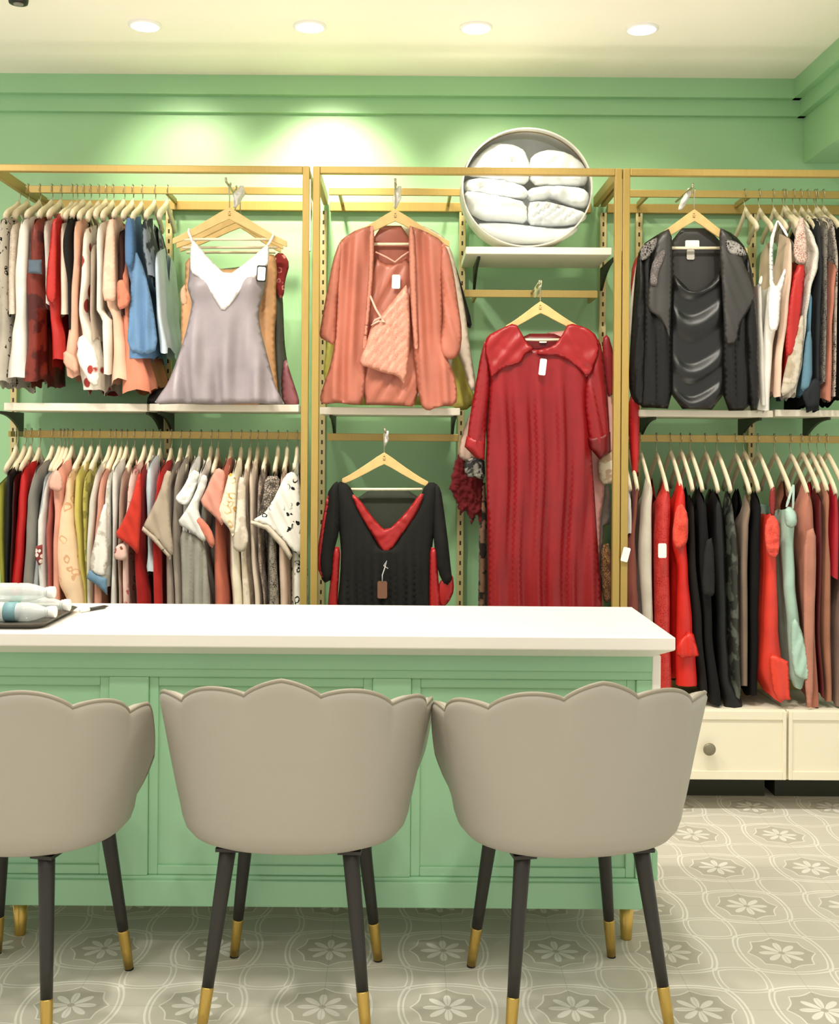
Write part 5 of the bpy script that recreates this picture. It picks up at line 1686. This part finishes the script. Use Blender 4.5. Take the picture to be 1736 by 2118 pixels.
obj('back_cover', disc(YC + 0.17, 0.985), fabric('EEF2F2', 'cotton'), case, smooth=True)
band = MB()
n = 72
for y, k in ((YC - 0.005, 0.975), (YC + 0.02, 1.0), (YC + 0.16, 1.0), (YC + 0.175, 0.985)):
    for i in range(n):
        a = 2 * PI * i / n
        band.v.append(Vector((cc.x + RXc * k * math.cos(a), y, cz + RZc * k * math.sin(a))))
for r in range(3):
    for i in range(n):
        j = (i + 1) % n
        band.face([r * n + i, r * n + j, (r + 1) * n + j, (r + 1) * n + i])
obj('side_band', band, fabric('E9E8DC', 'cotton'), case, smooth=True)
obj('front_window', disc(YC - 0.004, 0.97, bulge=0.012), M_film, case, smooth=True)
rim = [(cc.x + RXc * 0.985 * math.cos(2 * PI * i / 72), YC, cz + RZc * 0.985 * math.sin(2 * PI * i / 72)) for i in range(72)]
obj('piping', MB().tube(rim, 0.0035, 8, closed=True), fabric('F1EFE4', 'cotton'), case, smooth=True)
zp = [(cc.x + RXc * 1.003 * math.cos(a), YC + 0.06, cz + RZc * 1.003 * math.sin(a)) for a in [math.radians(20 + 140 * i / 40) for i in range(41)]]
obj('zip', MB().tube(zp, 0.0045, 8), M_zip, case, smooth=True)


def bedding(poly, Y, label, infl=.05, fold=None, w=40, aniso=1.5):
    gx, gy = sum(q[0] for q in poly) / len(poly), sum(q[1] for q in poly) / len(poly)
    poly = [(gx + (x - gx) * 1.05, gy + (y - gy) * 1.07) for x, y in poly]
    o = obj('folded_bedding', cloth(poly, Y, infl=infl, back=.02, w=w * 0.7, step=6, fold=fold, aniso=aniso), fabric(*M_bed), None, smooth=True)
    tag(o, label, 'bedding', 'white bedding inside the round case')


bedding([(975, 340), (1000, 315), (1025, 297), (1060, 300), (1084, 312), (1092, 335), (1096, 350), (1090, 378), (1060, 382), (1000, 370), (968, 362)], 4.765, 'peaked white pillow in the upper part of the case, bulging beside the taller one', fold=both(crumple(.02, 34, 1), bumps([(1050, 330, 26, .015)])))
bedding([(1098, 332), (1112, 318), (1140, 311), (1175, 318), (1205, 338), (1216, 366), (1205, 385), (1150, 384), (1098, 380)], 4.765, 'plump white pillow in the upper part of the case towards the gold panel post', fold=crumple(.018, 36, 5))
bedding([(962, 375), (1000, 368), (1060, 376), (1088, 390), (1091, 412), (1040, 410), (985, 402), (962, 396)], 4.76, 'flat white fold of bedding pressed under the peaked pillow', infl=.04, fold=crumple(.02, 26, 8), w=20)
bedding([(1093, 392), (1140, 384), (1200, 388), (1218, 402), (1214, 430), (1180, 428), (1140, 410), (1120, 418), (1093, 416)], 4.76, 'flat white fold of bedding pressed under the plump pillow', infl=.04, fold=crumple(.022, 26, 12), w=20)
bedding([(960, 396), (1000, 400), (1050, 410), (1088, 420), (1090, 462), (1040, 458), (1000, 456), (972, 440)], 4.755, 'thick rolled white quilt half with a small square mark', infl=.05, fold=both(crumple(.012, 40, 15), bumps([(1010, 420, 12, -.004)])), w=22)
bedding([(1092, 422), (1120, 416), (1180, 430), (1212, 442), (1208, 456), (1180, 466), (1130, 468), (1092, 464)], 4.755, 'thick rolled white quilt half with pulled creases', infl=.05, fold=vfold(.012, 24, 1.4, 2), w=22)
bedding([(985, 464), (1040, 460), (1100, 468), (1160, 474), (1196, 466), (1186, 482), (1160, 498), (1120, 503), (1060, 503), (1012, 492)], 4.76, 'smooth white sheet at the bottom of the round case', infl=.035, w=24)
# ================================================================== LIGHT
def lamp(kind, loc, target, energy, color, **kw):
    d = bpy.data.lights.new('lamp', kind)
    d.energy = energy
    d.color = color
    for k, v in kw.items():
        setattr(d, k, v)
    o = bpy.data.objects.new('lamp', d)
    COL.objects.link(o)
    o.location = loc
    dr = (Vector(target) - Vector(loc)).normalized()
    o.rotation_euler = dr.to_track_quat('-Z', 'Y').to_euler()
    return o


WARM = (1.0, 0.90, 0.70)
SOFT = (1.0, 0.95, 0.86)
# the four downlights in view, turned to the wall
for i, (e, tx_, tz) in enumerate(((46, 0.05, 2.6), (120, 0.05, 2.55), (50, 0.22, 2.45), (16, 0.15, 2.2))):
    x = LAMPX[i]
    lamp('SPOT', (x, YL, Z_CEIL - 0.04), (x + tx_, Y_WALL, tz), e, WARM, spot_size=math.radians(74), spot_blend=1.0, shadow_soft_size=0.05)
# rows of downlights over the shop floor, nearer than the view
for y, e in ((0.2, 45), (1.8, 55), (3.45, 98)):
    for x in (-1.8, -0.6, 0.6, 1.8):
        lamp('SPOT', (x, y, Z_CEIL - 0.03), (x, y + 0.1, 0), e * (1.15 if x > 1 and y > 3 else 1), SOFT, spot_size=math.radians(125), spot_blend=0.8, shadow_soft_size=0.08)
# added spots out of view, raking across the clothes for fold contrast
for x in (-2.1, -1.25, -0.4, 0.45, 1.3):
    lamp('SPOT', (x, 3.5, Z_CEIL - 0.03), (x + 0.55, 4.62, 1.75), 46, SOFT, spot_size=math.radians(80), spot_blend=0.9, shadow_soft_size=0.03)
# added area light hidden behind the counter, only to brighten the ceiling
lamp('AREA', (0.0, 4.06, 0.80), (0.0, 4.12, 3.0), 6, (1.0, 0.93, 0.78), shape='RECTANGLE', size=3.4, size_y=0.36, spread=math.radians(75))
w = bpy.data.worlds.new('world')
SC.world = w
w.use_nodes = True
bg = w.node_tree.nodes['Background']
bg.inputs[0].default_value = (1.0, 0.955, 0.88, 1)
bg.inputs[1].default_value = 0.95
SC.view_settings.view_transform = 'Standard'
SC.view_settings.look = 'Medium Contrast'
SC.view_settings.exposure = 0.0
SC.view_settings.gamma = 1.0
